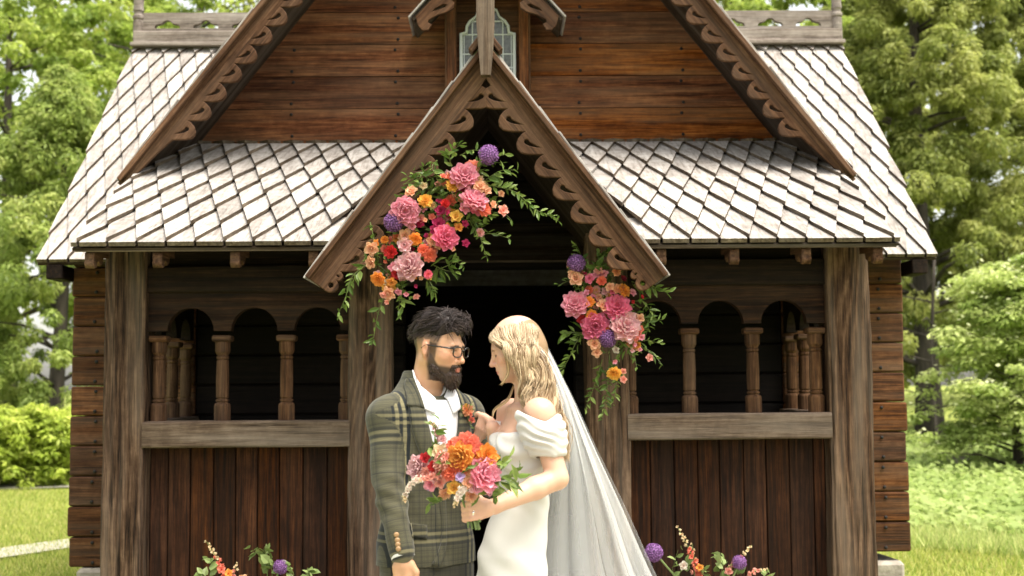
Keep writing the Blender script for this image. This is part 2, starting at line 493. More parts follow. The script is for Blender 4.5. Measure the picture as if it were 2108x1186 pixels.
TH = 0.022
def shingle_mesh(w, h, seed, half=False):
    r = random.Random(seed)
    L = 2*h+0.06
    j = lambda a: r.uniform(-a, a)
    g = 0.0075
    if half:
        P = [(0, -0.02), (-w/2+g, -0.02), (-w/2+g, h*0.35), (w/2-g, h*0.35), (w/2-g, -0.02)]
        P = [(-w/2+g, -0.005), (w/2-g, -0.005), (w/2-g, L), (0, L), (-w/2+g, L)]
    else:
        P = [(j(0.004), 0.002+j(0.003)), (w/2-g+j(0.001), h-0.004+j(0.004)), (w/2-g, L), (-w/2+g, L), (-w/2+g+j(0.001), h-0.004+j(0.004))]
    th = TH+j(0.002)
    V = []
    for top in (0, 1):
        for (a, b) in P:
            low = TH*(1-h/L)/h*(L-b)-0.018-(TH*0.9 if half else 0)
            V.append((b, a, low + (th*(1-b/L)+0.002 if top else 0)))     # local X runs up the slope (grain)
    F = [(0, 4, 3, 2, 1), (5, 6, 7, 8, 9)]
    for i in range(5): F.append((i, (i+1) % 5, 5+(i+1) % 5, 5+i))
    me = MB().add(V, F).mesh('shingle')
    me.materials.append(M['shingle']); me.materials.append(M['shingle_edge'])
    for p in me.polygons:
        if len(p.vertices) == 4: p.material_index = 1
    return me

def lay_shingles(roof, y0, z0, y1, z1, X, w, run, inner, hidden, seed, keep=None):
    n = Vector((0, -(z1-z0), (y1-y0))).normalized(); up = Vector((0, y1-y0, z1-z0)).normalized()
    ang = math.atan2(z1-z0, y1-y0)
    h = run/math.cos(ang)
    length = (Vector((y1, z1))-Vector((y0, z0))).length
    var = [shingle_mesh(w, h, seed+i) for i in range(5)]
    cut = shingle_mesh(w, h, seed+9, True)
    basis = Matrix((( 0, -1, 0), (up.y, 0, n.y), (up.z, 0, n.z)))   # columns: X->up, Y->-x, Z->normal
    eul = basis.to_euler()
    r = random.Random(seed); rest = MB(); cnt = 0
    nrow = int(length/h)+1
    for i in range(-1, nrow+1):
        s = i*h
        offs = 0.0 if i % 2 == 0 else w/2
        nx = int(X/w)+2
        for k in range(-nx, nx+1):
            x = k*w+offs
            if abs(x) > X+w*0.42: continue
            z = z0+up.z*max(s, 0)
            lim = inner(z)
            if keep is not None and not keep(abs(x), w, z, z0+up.z*min(length, max(s, 0)+2*h)): continue
            if abs(x) < lim-0.0: 
                if abs(x) < lim-hidden: continue
            base = Vector((x, y0, z0))+up*max(s, 0)
            me = cut if i == -1 else r.choice(var)
            if abs(x)+w/2 > X:                             # sawn off flush along the verge
                me = me.copy()
                for v in me.vertices: v.co.y = min(max(v.co.y, x-X), x+X)
            top = s+2*h+0.06
            if abs(x) < lim or top > length+h*1.02:
                # tucked under the ridge or behind the gable: joined remainder
                cl = min(1.0, (length-0.005-max(s, 0))/(2*h+0.06))
                if cl < 0.05: continue
                Mx = basis.to_4x4(); Mx.translation = base
                if top > length+h*1.02 and abs(x) >= lim:
                    o = link('shingle', me.copy(), None, roof, base, eul)
                    for v in o.data.vertices:
                        if v.co.x > length-s: 
                            v.co.z -= 0; v.co.x = length-s
                    cnt += 1
                    continue
                rest.add([Mx @ Vector((min(v.co.x, length-s), v.co.y, v.co.z)) for v in me.vertices], [tuple(p.vertices) for p in me.polygons])
                continue
            o = link('shingle', me, None, roof, base+n*r.uniform(0, 0.002), eul)
            o.rotation_euler.rotate_axis('Z', r.uniform(-0.018, 0.018))
            o.rotation_euler.rotate_axis('Y', r.uniform(-0.006, 0.003))
            cnt += 1
    if rest.v:
        o = rest.build('shingle_field', M['shingle'], roof); o['kind'] = 'stuff'
    return cnt

pr = empty('porch_roof', (0, 0, 0), 0, CH)
for sgn in (-1, 1):                      # deck on either side of the entrance gable
    nrm = Vector((0, -(PR_Z1-PR_Z0), PR_Y1-PR_Y0)).normalized()
    V = []
    for (x, f) in ((PR_X, 0.0), (0.745, 0.0), (0.10, 0.985), (0.02, 1.0), (PR_X, 1.0)):
        p = Vector((sgn*x, PR_Y0+0.006+(PR_Y1-PR_Y0)*f, PR_Z0+(PR_Z1-PR_Z0)*f))-nrm*0.021
        V += [p, p-nrm*0.012]
    MB().add(V, [(0, 2, 4, 6, 8), (1, 9, 7, 5, 3)]+[(2*k, 2*k+1, (2*k+3) % 10, (2*k+2) % 10) for k in range(5)]).build('roof_deck', M['roofdark'], pr)
n_sh = lay_shingles(pr, PR_Y0, PR_Z0, PR_Y1, PR_Z1, PR_X, 0.1500, 0.243,
             lambda z: max(0.46, 0.80-0.30*(z-2.274)/0.86), 0.75, 100,
             lambda x, w, z, zt: x-w*0.5 > (3.258-z)/1.307-0.045)
for sgn in (-1, 1): timber('eave_fascia', (sgn*(PR_X+0.75)/2, PR_Y0+0.03, PR_Z0-0.026), (PR_X-0.77, 0.016, 0.02), M['sill'], pr, ch=0.003)
# rafter ends under the eave
rf = flat_shape('rafter_end', [[(0.72*a_, 0.72*b_) for a_, b_ in ((0, 0), (0.36, 0.10), (0.36, 0.0), (0.22, -0.01), (0.20, -0.055), (0.15, -0.075), (0.115, -0.045), (0.075, -0.05), (0.06, -0.095), (0.02, -0.105), (-0.012, -0.075), (0.004, -0.055), (0.0, -0.03))]], 0.022, 0.003)
rf.materials.append(M['carved'])
for x in (-2.055, -1.705, -1.305, -0.90, 0.905, 1.285, 1.66, 2.035):
    link('rafter_end', rf, None, pr, (x, PR_Y0+0.05, PR_Z0-0.040), (math.pi/2, 0, math.pi/2))

# ---------------- nave: log walls, roof with ridge cresting
NW_Y, NW_X = 1.40, 2.694
nw = empty('nave_wall', (0, 0, 0), 0, CH)
for i in range(11):
    z = 0.404+0.192*(i+0.5)
    for sgn in (-1, 1):
        dz = 0.0 if sgn < 0 else 0.052
        x0, x1 = 0.55, NW_X+rnd.uniform(-0.006, 0.01)
        timber('log', (sgn*(1.90+x1)/2, NW_Y+0.09+rnd.uniform(-0.006, 0.006), z+dz), (x1-1.90, 0.17, 0.187), M['log'], nw, ch=0.010)
        timber('log', (sgn*(x0+1.898)/2, NW_Y+0.095, z+dz), (1.898-x0, 0.16, 0.187), M['inner_shade'], nw, ch=0.010)  # same log wall, with the porch shade put into its colour
        timber('log', (sgn*(NW_X-0.095), NW_Y+0.18+1.75, z+dz), (0.17, 3.5, 0.187), M['log'], nw, 'y', ch=0.010)
for i in range(5):
    timber('log', (0, NW_Y+0.09, 2.30+0.192*(i+0.5)), (1.12, 0.16, 0.187), M['inner_shade'], nw, ch=0.008)
timber('back_wall', (0, NW_Y+3.75, 1.8), (2*NW_X, 0.15, 2.9), M['inner_shade'], nw)
timber('floor', (0, NW_Y+1.9, 0.30), (2*NW_X-0.4, 3.6, 0.10), M['inner_shade'], nw)
nail = MB()
for i in range(11):
    for sgn in (-1, 1):
        dz = 0.0 if sgn < 0 else 0.052
        for q in (-0.066, 0.060):
            if rnd.random() < 0.8:
                nail.lathe([(0.012, 0), (0.010, 0.005), (0.004, 0.008)], 8, (sgn*(NW_X-0.155+rnd.uniform(-0.01, 0.01)), NW_Y-0.002, 0.404+0.192*(i+0.5)+dz+q), Matrix.Rotation(math.pi/2, 3, 'X'))
ob = nail.build('log_nails', M['iron'], nw); ob['kind'] = 'stuff'
# stone piers under the corners
for sgn in (-1, 1):
    for j, (w, h, z) in enumerate(((0.34, 0.16, 0.335), (0.40, 0.15, 0.175), (0.38, 0.13, 0.04))):
        b = MB(); b.box((0, 0, 0), (w, 0.42, h-0.006), ch=0.025)
        o = b.build('stone', M['stone'], nw, (sgn*(NW_X-0.23)+rnd.uniform(-.02, .02), NW_Y+0.19, z-0.012), (0, 0, rnd.uniform(-.08, .08)))
# nave eave brackets
NR_Y0, NR_Z0, NR_Y1, NR_Z1, NR_X = 1.10, 2.338, 3.18, 4.244, 2.822
nr = deck('nave_roof', NR_Y0, NR_Z0, NR_Y1, NR_Z1, NR_X, 0.016, M['roofdark'], CH, -0.021)
deck('roof_back_slope', 2*NR_Y1-NR_Y0, NR_Z0, NR_Y1+0.002, NR_Z1, NR_X, -0.022, M['shingle'], nr)
n_sh2 = lay_shingles(nr, NR_Y0, NR_Z0, NR_Y1, NR_Z1, NR_X, 0.125, 0.180,
              lambda z: 2.30-0.10*(z-2.338)/1.906 if z > 2.5 else 2.33, 0.55, 200)
print('shingles', n_sh, n_sh2)
for sgn in (-1, 1):                           # gable ends of the nave
    b = MB(); V = [(sgn*(NW_X-0.02), NW_Y+0.02, 2.45), (sgn*(NW_X-0.02), 2*NR_Y1-NW_Y, 2.45), (sgn*(NW_X-0.02), NR_Y1, NR_Z1-0.08)]
    V += [(p[0]-sgn*0.12, p[1], p[2]) for p in V]
    b.add(V, [(0, 1, 2), (5, 4, 3), (0, 3, 4, 1), (1, 4, 5, 2), (2, 5, 3, 0)]).build('gable_end', M['log'], nw)
    timber('eave_bracket', (sgn*(NW_X+0.02), NR_Y0+0.12, NR_Z0-0.07), (0.10, 0.24, 0.09), M['dark'], nr, 'y')
# ridge cresting: boards with cloud-shaped piercings between turned finials
def cloud(cx, cy, s):
    p = []
    for (ox, oy, rr, a0, a1) in ((0.072, 0.0, 0.030, -10, 100), (0.0, 0.022, 0.042, 25, 155), (-0.072, 0.0, 0.030, 80, 190)):
        for i in range(9):
            a = R(a0+(a1-a0)*i/8); p.append((cx+s*(ox+rr*math.cos(a)), cy+s*(oy+rr*math.sin(a))))
    return p
for sgn in (-1, 1):
    x0, x1 = 0.9, NR_X-0.03
    lp = [[(x0, 0), (x1, 0), (x1, 0.155), (x0, 0.155)]]
    k = x1-0.24
    while k > x0+0.15:
        lp.append(cloud(k, 0.034, 1.0)); k -= 0.305
    me = flat_shape('cresting_board', [[(sgn*a, b) for a, b in l] for l in lp], 0.02, 0.002)
    link('cresting_board', me, M['cresting'], nr, (0, NR_Y1-0.02, NR_Z1+0.115), (math.pi/2, 0, 0))
timber('ridge_rail', (0, NR_Y1-0.03, NR_Z1+0.065), (2*NR_X-0.02, 0.09, 0.105), M['cresting'], nr, ch=0.006)
timber('ridge_cap', (0, NR_Y1-0.045, NR_Z1+0.005), (2*NR_X+0.01, 0.13, 0.028), M['cresting'], nr, ch=0.004)
for sgn in (-1, 1):
    f = MB(); f.lathe([(0.042, 0), (0.042, 0.20), (0.036, 0.215), (0.046, 0.225), (0.046, 0.245), (0.034, 0.26), (0.034, 0.275), (0.043, 0.29), (0.038, 0.33), (0.044, 0.42), (0.03, 0.5), (0.05, 0.56), (0.045, 0.62), (0.01, 0.72)], 16)
    f.build('ridge_finial', M['cresting'], nr, (sgn*(NR_X-0.04), NR_Y1-0.03, NR_Z1-0.0), smooth=False)

# ---------------- carved bargeboards
UNIT = 0.147
def lobe(u0, w, flip=False):
    pts = [(0.006, 0.004), (0.002, 0.032), (0.008, 0.062), (0.024, 0.086), (0.046, 0.098), (0.070, 0.094), (0.094, 0.074), (0.116, 0.048), (0.134, 0.025), (0.1465, 0.010)]
    return [(u0+a, -w-b) for a, b in pts]
def tear(u0, w):
    p = []
    for i in range(11):
        a = R(60+240*i/10)
        p.append((u0+0.044+0.0165*math.cos(a), -w-0.042+0.0175*math.sin(a)))
    p += [(u0+0.072, -w-0.048), (u0+0.098, -w-0.026), (u0+0.130, -w+0.012), (u0+0.104, -w-0.004), (u0+0.076, -w-0.018)]
    return p
def bargeboard(name, L, w, start, nlobes, scroll, parent, loc, slope, side, y, mat, depth=0.017):
    """local u runs from the apex down the slope, v is square to it; side -1 = left slope"""
    out = [(0, 0), (L, 0)]
    tip = start+nlobes*UNIT
    holes = []
    if scroll:
        tip = start+nlobes*UNIT
        out += [(L, -w*0.6)]
        sp = L-tip                                        # room left for the scrolls
        cx, cy, rr = L-sp*0.30, -w-0.012, sp*0.30
        for i in range(12):
            a = R(15-180*i/11); out.append((cx+rr*math.cos(a), cy+rr*1.25*math.sin(a)))
        cx2, cy2, r2 = tip+sp*0.2, -w-0.010, sp*0.19
        for i in range(9):
            a = R(-15-160*i/8); out.append((cx2+r2*math.cos(a), cy2+r2*1.6*math.sin(a)))
        holes.append([(cx+rr*0.55*math.cos(R(a)), cy-0.01+rr*0.5*math.sin(R(a))) for a in range(0, 360, 30)])
        holes.append([(cx2+r2*0.45*math.cos(R(a)), cy2-0.012+r2*0.55*math.sin(R(a))) for a in range(0, 360, 40)])
    else:
        out += [(L, -w*0.45), (tip+0.10, -w*0.9)]
    lb = []
    for i in range(nlobes):
        lb.append(lobe(start+i*UNIT, w)); holes.append(tear(start+i*UNIT, w))
    for p in reversed(lb): out += [(a, b) for a, b in reversed(p)]
    out += [(0.0, -w*0.9)]
    ca, sa = math.cos(slope), math.sin(slope)
    ins = lambda p: p[0]*ca+p[1]*sa-0.0015
    cl = []
    for i in range(len(out)):                       # the two boards meet in a plumb seam at the apex
        p, q = out[i], out[(i+1) % len(out)]; dp, dq = ins(p), ins(q)
        if dp >= 0: cl.append(p)
        if dp*dq < 0: cl.append((p[0]+(q[0]-p[0])*dp/(dp-dq), p[1]+(q[1]-p[1])*dp/(dp-dq)))
    out = cl
    holes = [h for h in holes if min(ins(p) for p in h) > 0.004]
    e = Matrix(((side*ca, 0, 0), (0, 0, -1), (0, 0, 0)))
    def place(nm, loops, dep, yy, bev, m):
        me = flat_shape(nm, loops, dep, bev)
        o = link(nm, me, m, parent)
        u = Vector((side*ca, 0, -sa)); v = Vector((side*sa, 0, ca)); nn = Vector((0, -1, 0))
        Mx = Matrix(((u.x, v.x, nn.x, 0), (u.y, v.y, nn.y, 0), (u.z, v.z, nn.z, 0), (0, 0, 0, 1)))
        if side < 0:      # keep a right-handed frame: mirror the outline in depth instead
            Mx = Matrix(((u.x, v.x, -nn.x, 0), (u.y, v.y, -nn.y, 0), (u.z, v.z, -nn.z, 0), (0, 0, 0, 1)))
        Mx.translation = Vector((loc[0], yy, loc[2]))
        if Mx.determinant() < 0:
            Mx = Mx @ Matrix.Diagonal((1, 1, -1, 1))
        o.matrix_local = Mx
        return o
    o1 = place(name, [out]+holes, depth*0.6, y, 0.005, mat)
    o2 = place('backing_board', [out], 0.006, y+depth*0.6+0.013, 0.0, mat)
    o2.parent = o1; o2.matrix_local = o1.matrix_local.inverted() @ o2.matrix_local
    return o1

def gable_roof(name, apex, tan, half, y0, y1, th, mat, nstep, parent, seed, over=0.03):
    """two slopes with stepped courses whose ends show along the verge"""
    root = None
    r = random.Random(seed)
    an = math.atan(tan)
    Ls = half/math.cos(an)
    for side in (-1, 1):
        u = Vector((side*math.cos(an), 0, -math.sin(an))); nn = Vector((side*math.sin(an), 0, math.cos(an)))
        Mx = Matrix(((u.x, 0, nn.x), (u.y, 1, nn.y), (u.z, 0, nn.z)))
        ctr = Vector((apex[0], (y0+y1)/2, apex[1])) + u*(Ls/2) - nn*(th/2)
        d = MB().box((0, 0, 0), (Ls+0.0, y1-y0, th), ch=0.003)
        o = d.build(name, mat, parent)
        if side < 0: Mx = Mx @ Matrix.Diagonal((1, -1, 1))
        o.matrix_local = Matrix.Translation(ctr) @ Mx.to_4x4()
        st = Ls/nstep
        for i in range(nstep):
            s0 = i*st; ln = st*1.55
            if s0+st > Ls+0.01: break
            e = Ls-s0                      # butt end position measured from the apex
            c = MB().box((0, 0, 0), (ln, y1-y0+over+r.uniform(-0.012, 0.012), 0.011), ch=0.002)
            ob = c.build('shingle_course', M['shingle'], o)
            tilt = Matrix.Rotation((1 if side > 0 else -1)*0.0, 4, 'Y')
            lift = 0.006+0.008
            p = Vector((e-ln/2-Ls/2+0.012, -over/2*(1 if side > 0 else -1), th/2+lift))
            ob.matrix_local = Matrix.Translation(p) @ Matrix.Rotation(R(2.2), 4, 'Y')
    return o

# main gable over the porch
G_APEX, G_TAN, G_HALF, G_Y = 5.594, 1.27, 2.21, 0.70
gr = gable_roof('gable_roof', (0, G_APEX), G_TAN, G_HALF, G_Y+0.045, 3.3, 0.04, M['roofdark'], 15, CH, 3)
gl = G_HALF/math.cos(math.atan(G_TAN))
for side in (-1, 1):
    bargeboard('bargeboard', gl-0.01, 0.074, gl-0.41-17*UNIT, 17, False, CH, (0, 0, G_APEX-0.035), math.atan(G_TAN), side, G_Y+0.01, M['carved'])
    # verge strip on top of the board
    an = math.atan(G_TAN); u = Vector((side*math.cos(an), 0, -math.sin(an)))
    o = MB().box((0, 0, 0), (gl, 0.05, 0.03), ch=0.004).build('verge_strip', M['carved'], CH)
    nn = Vector((side*math.sin(an), 0, math.cos(an)))
    Mx = Matrix(((u.x, 0, nn.x), (0, 1, 0), (u.z, 0, nn.z))).to_4x4()
    if side < 0: Mx = Mx @ Matrix.Diagonal((1, -1, 1, 1))
    Mx.translation = Vector((0, G_Y-0.022, G_APEX))+u*(gl/2)-nn*0.022
    o.matrix_local = Mx
# gable wall planks
gw = empty('gable_wall', (0, 0, 0), 0, CH)
z = 3.145-0.214; first = True
nails = MB()
while z < 5.3:
    zt = z+0.209
    hb = (G_APEX-0.06-z)/G_TAN; ht = (G_APEX-0.06-zt)/G_TAN
    hb = min(hb, 1.9); ht = min(ht, 1.9)
    c = (z+zt)/2
    d0 = rnd.uniform(-0.004, 0.004)
    if z < 4.2:
        for sgn in (-1, 1):
            xin = 0.205
            MB().prism([(sgn*xin, z-c), (sgn*hb, z-c), (sgn*ht, zt-c), (sgn*xin, zt-c)], -0.025, 0.025).build('plank', M['plank'], gw, (0, NW_Y+0.03+d0, c))
            for xx in (0.60, 1.28, 1.85):
                for q in (0.032, 0.175):
                    if xx+0.05 < ht:
                        nails.lathe([(0.011, 0), (0.009, 0.005), (0.003, 0.008)], 8, (sgn*(xx+rnd.uniform(-.012, .012)), NW_Y+0.004+d0, z+q), Matrix.Rotation(math.pi/2, 3, 'X'))
    else:
        MB().prism([(-hb, z-c), (hb, z-c), (ht, zt-c), (-ht, zt-c)], -0.025, 0.025).build('plank', M['plank'], gw, (0, NW_Y+0.03+d0, c))
    z += 0.214
ob = nails.build('plank_nails', M['iron'], gw); ob['kind'] = 'stuff'
MB().prism([(-1.95, 2.9), (1.95, 2.9), (0.05, 5.45), (-0.05, 5.45)], NW_Y+0.065, NW_Y+0.085).build('backing', M['roofdark'], gw)

# ---------------- window dormer in the gable
WD = empty('gable_window', (0, 0, 0), 0, CH)
wy = NW_Y-0.06
for sgn in (-1, 1):
    timber('casing', (sgn*0.236, NW_Y-0.03, 3.76), (0.062, 0.14, 1.30), M['plank'], WD, 'z')
    timber('casing_edge', (sgn*0.272, NW_Y-0.08, 3.76), (0.014, 0.05, 1.30), M['carved'], WD, 'z', ch=0.002)
def arch_pts(hw, z0, zs, zt, k=1.0):
    p = [(-hw, z0), (hw, z0), (hw, zs), (hw*0.80, zs+0.01), (hw*0.78, zs+0.05), (hw*0.66, zs+0.085), (hw*0.44, zs+0.115), (hw*0.34, zs+0.16), (hw*0.16, zt-0.015), (0, zt)]
    return p+[(-a, b) for a, b in reversed(p[3:-1])]+[(-hw, zs)]
out = arch_pts(0.182, 3.44, 3.842, 4.03)
inn = arch_pts(0.166, 3.455, 3.838, 4.012)
brd = [(-0.208, 3.30), (0.208, 3.30), (0.208, 4.40), (-0.208, 4.40)]
me = flat_shape('window_board', [brd, out], 0.012, 0.001); link('window_board', me, M['log'], WD, (0, NW_Y-0.02, 0), (math.pi/2, 0, 0))
me = flat_shape('window_frame', [out, inn], 0.02, 0.002); link('window_frame', me, M['lead'], WD, (0, NW_Y-0.03, 0), (math.pi/2, 0, 0))
gl_cols = [-0.166, -0.100, -0.040, 0.040, 0.100, 0.166]
gl_rows = [3.45, 3.53, 3.62, 3.71, 3.84, 3.93]
pane = MB().prism([(a*0.99, b) for a, b in inn], -0.003, 0.003).build('glass_backing', M['glass'], WD, (0, NW_Y-0.008, 0))
for i in range(5):
    for j in range(5):
        x0, x1, z0, z1 = gl_cols[i], gl_cols[i+1], gl_rows[j], gl_rows[j+1]
        if j == 4 and i in (0, 4): continue
        MB().box((0, 0, 0), (x1-x0-0.004, 0.004, z1-z0-0.004)).build('pane', M['glass'], WD, ((x0+x1)/2, NW_Y-0.016, (z0+z1)/2), (R(rnd.uniform(-3, 3)), 0, R(rnd.uniform(-3, 3))))
lead = MB()
for x in gl_cols[1:-1]: lead.box((x, NW_Y-0.021, 3.71), (0.008, 0.008, 0.52 if abs(x) > .05 else .56))
for z_ in gl_rows[1:]: lead.box((0, NW_Y-0.0215, z_), (0.33 if z_ < 3.9 else 0.22, 0.008, 0.008))
for sgn in (-1, 1): lead.box((sgn*0.155, NW_Y-0.022, 3.65), (0.006, 0.008, 0.38))
lead.build('came', M['lead'], WD)
# little hood over the window
HA, HT_, HH, HY = 4.345, 1.05, 0.478, NW_Y-0.42
hr = gable_roof('window_hood', (0, HA), HT_, HH, HY+0.02, NW_Y+0.01, 0.025, M['roofdark'], 4, CH, 5, 0.03)
def hood_board(side):
    an = math.atan(HT_); L = HH/math.cos(an)
    out = [(0, 0), (L-0.05, 0), (L-0.02, -0.045), (L-0.015, -0.085), (L-0.04, -0.11), (L-0.075, -0.10), (L-0.068, -0.078), (L-0.085, -0.066), (L-0.15, -0.085), (L-0.21, -0.12), (L-0.25, -0.13), (L-0.275, -0.11), (L-0.27, -0.085), (L-0.33, -0.09), (L-0.40, -0.12), (L-0.45, -0.125), (L-0.47, -0.09), (0, -0.09)]
    hole = [(L-0.12, -0.045), (L-0.17, -0.07), (L-0.22, -0.095), (L-0.245, -0.09), (L-0.225, -0.065), (L-0.17, -0.045)]
    me = flat_shape('hood_board', [out, hole], 0.010, 0.004)
    o = link('hood_board', me, M['carved'], hr)
    u = Vector((side*math.cos(an), 0, -math.sin(an))); v = Vector((side*math.sin(an), 0, math.cos(an)))
    Mx = Matrix(((u.x, v.x, 0, 0), (0, 0, -1, HY), (u.z, v.z, 0, HA-0.035), (0, 0, 0, 1)))
    if Mx.determinant() < 0: Mx = Matrix(((u.x, v.x, 0, 0), (0, 0, 1, HY), (u.z, v.z, 0, HA-0.035), (0, 0, 0, 1)))
    o.parent = CH; o.matrix_local = Mx
for side in (-1, 1): hood_board(side)

# ---------------- entrance gable (hood over the doorway)
E_APEX, E_TAN, E_HALF, E_Y = 3.258, 1.307, 0.90, -0.55
er = gable_roof('entrance_roof', (0, E_APEX), E_TAN, E_HALF, E_Y+0.045, NW_Y+0.02, 0.03, M['roofdark'], 9, CH, 8, 0.035)
an = math.atan(E_TAN); el = E_HALF/math.cos(an)
for side in (-1, 1):
    bargeboard('bargeboard', el-0.03, 0.084, 0.160, 8, True, CH, (0, 0, E_APEX-0.03), an, side, E_Y+0.005, M['carved'])
    u = Vector((side*math.cos(an), 0, -math.sin(an))); nn = Vector((side*math.sin(an), 0, math.cos(an)))
    o = MB().box((0, 0, 0), (el, 0.055, 0.026), ch=0.004).build('verge_strip', M['carved'], CH)
    Mx = Matrix(((u.x, 0, nn.x), (0, 1, 0), (u.z, 0, nn.z))).to_4x4()
    if side < 0: Mx = Mx @ Matrix.Diagonal((1, -1, 1, 1))
    Mx.translation = Vector((0, E_Y-0.026, E_APEX))+u*(el/2)-nn*0.012
    o.matrix_local = Mx
    o = MB().box((0, 0, 0), (0.13, 0.09, 0.03), ch=0.004).build('ridge_board', M['carved'], CH)
    Mx.translation = Vector((0, E_Y-0.005, E_APEX+0.035))+u*0.045+nn*0.012
    o.matrix_local = Mx
# pendant post at the apex
pp = MB().prism([(-0.045, 0.95), (0.045, 0.95), (0.046, 0.10), (0.038, -0.03), (0.025, -0.165), (-0.024, -0.165), (-0.036, -0.03), (-0.045, 0.10)], -0.03, 0.03)
for v in range(len(pp.v)):
    x, y, z = pp.v[v]; pp.v[v] = (z, y, -x)
pp.build('finial_post', M['sill'], CH, (0, E_Y-0.085, E_APEX-0.02), (0, -math.pi/2, 0))
# ================================================================ GROUND, PATHS, TREES
def terrain(x, y):
    z = 0.0
    z += 0.030*max(0.0, y-17.0)*(1.0/(1.0+math.exp(-(x-2.0)/2.0))) if y < 45 else 0.030*28*(1.0/(1.0+math.exp(-(x-2.0)/2.0)))
    z += 0.012*max(0.0, min(y, 60)-20.0)
    z += 0.03*mnoise.noise(Vector((x*0.25, y*0.25, 0.3)))*(1 if y > 9.5 else 0.3)
    return z
def gp(x, y):
    """where the ray of a photo pixel meets the ground"""
    d = CAM_M @ Vector(((x-IMW/2)/FPX, -(y-IMH/2)/FPX, -1.0))
    s = 2.0
    for _ in range(2000):
        p = Vector((0, 0, CAM_Z))+d*s
        if p.z <= terrain(p.x, p.y): return p
        s += 0.02+s*0.001
    return p

t = NT('lawn_soil')
co = t.obj()
n1 = t.noise(co, 0.7, 5); n2 = t.noise(co, 22, 4)
c = t.mix(n2, t.ramp(n1, [(0.3, (0.14, 0.18, 0.035)), (0.7, (0.30, 0.32, 0.085))]), (0.20, 0.24, 0.055))
t.l(c, t.b.inputs['Base Color']); t.set(Roughness=0.95, Specular_IOR_Level=0.1); t.bump(n2, 0.6, 0.05)
M['lawn'] = t.m
t = NT('gravel_path')
n1 = t.noise(t.obj(), 30, 5, 0.7); n2 = t.noise(t.obj(), 1.5, 3)
t.l(t.mix(t.math('MULTIPLY', n2, 0.5), t.ramp(n1, [(0.3, (0.24, 0.22, 0.19)), (0.7, (0.52, 0.48, 0.43))]), (0.24, 0.26, 0.14)), t.b.inputs['Base Color'])
t.set(Roughness=0.95); t.bump(n1, 0.5, 0.02); M['gravel'] = t.m

xs = np.concatenate([np.linspace(-400, -45, 9), np.linspace(-40, 40, 91), np.linspace(45, 400, 9)])
ys = np.concatenate([np.linspace(-30, 6, 8), np.linspace(8, 60, 60), np.linspace(66, 500, 14)])
V = [(x, y, terrain(x, y)) for y in ys for x in xs]
nx = len(xs)
F = [(j*nx+i, j*nx+i+1, (j+1)*nx+i+1, (j+1)*nx+i) for j in range(len(ys)-1) for i in range(nx-1)]
g = link('ground', np_mesh('ground', V, F), M['lawn'], smooth=True); tag(g, kind='structure')
def ribbon(name, pts, widths, mat, lift):
    V = []; n = len(pts)
    for i, p in enumerate(pts):
        tdir = (Vector(pts[min(i+1, n-1)])-Vector(pts[max(i-1, 0)])).normalized()
        sd = Vector((-tdir.y, tdir.x))
        for k in range(5):
            q = Vector(p)+sd*widths[i]*(k/4-0.5)*(1+0.10*mnoise.noise(Vector((i*0.7, k, 1))))
            V.append((q.x, q.y, terrain(q.x, q.y)+lift))
    F = [(i*5+k, i*5+k+1, (i+1)*5+k+1, (i+1)*5+k) for i in range(n-1) for k in range(4)]
    o = link(name, np_mesh(name, V, F), mat, smooth=True); tag(o, kind='structure'); return o
def spline(a, b, n): return [((a[0]*(1-i/n)+b[0]*i/n), (a[1]*(1-i/n)+b[1]*i/n)+0.25*math.sin(i*0.5)) for i in range(n+1)]
a, b = gp(-60, 1006), gp(160, 1000)
d = (b-a).xy.normalized()
ribbon('gravel_path', spline(a.xy-d*9, b.xy+d*12, 30), [1.5]*31, M['gravel'], 0.03)
a, b = gp(0, 1143), gp(150, 1124)
d = (b-a).xy.normalized()
ribbon('gravel_path', spline(a.xy-d*6, b.xy+d*6, 24), [0.55]*25, M['gravel'], 0.034)

ribbon('bounce_path', [(0.0, -8+i*0.5) for i in range(30)], [3.4]*30, M['gravel'], 0.036)  # unseen gravel strip added under the couple for neutral bounce light
# ---------------- leaves
M['leaf'] = leaf_mat('foliage_leaf')
t = NT('tree_bark'); bv = t.noise(t.vmath('MULTIPLY', t.obj(), (14, 14, 2)), 1, 5)
t.l(t.ramp(bv, [(0.3, (0.014, 0.011, 0.008)), (0.7, (0.075, 0.06, 0.048))]), t.b.inputs['Base Color']); t.set(Roughness=0.9); t.bump(bv, 0.7, 0.03)
M['bark'] = t.m

def crown_mesh(centers, radii, per, size, aspect, pal, g, flat=0.6, droop=0.0, up=0.9, cmod=None):
    P, N, C, T = [], [], [], []
    pal = np.array(pal)
    for i, (c, r) in enumerate(zip(centers, radii)):
        n = int(per*g.uniform(0.6, 1.4))
        d = g.normal(size=(n, 3)); d /= np.linalg.norm(d, axis=1, keepdims=True)
        q = d*(g.uniform(0.15, 1, size=(n, 1))**0.5)*r
        q[:, 2] *= flat
        P.append(c+q)
        nn = d*0.7+g.normal(size=(n, 3))*0.45; nn[:, 2] += up; N.append(nn)
        tone = g.uniform(0, 1)
        k = np.clip(tone*0.6+g.uniform(0, 0.4, size=n), 0, 0.999)*(len(pal)-1)
        i0 = k.astype(int); f = (k-i0)[:, None]
        C.append((pal[i0]*(1-f)+pal[np.minimum(i0+1, len(pal)-1)]*f)*g.uniform(0.75, 1.2, size=(n, 1)))
        tt = d.copy()+g.normal(size=(n, 3))*0.4; tt[:, 2] -= droop; T.append(tt)
    P, N, C, T = map(np.concatenate, (P, N, C, T))
    return leaves(P, N, size*g.uniform(0.6, 1.3, size=len(P)), aspect, np.clip(C, 0, 1), g, T)

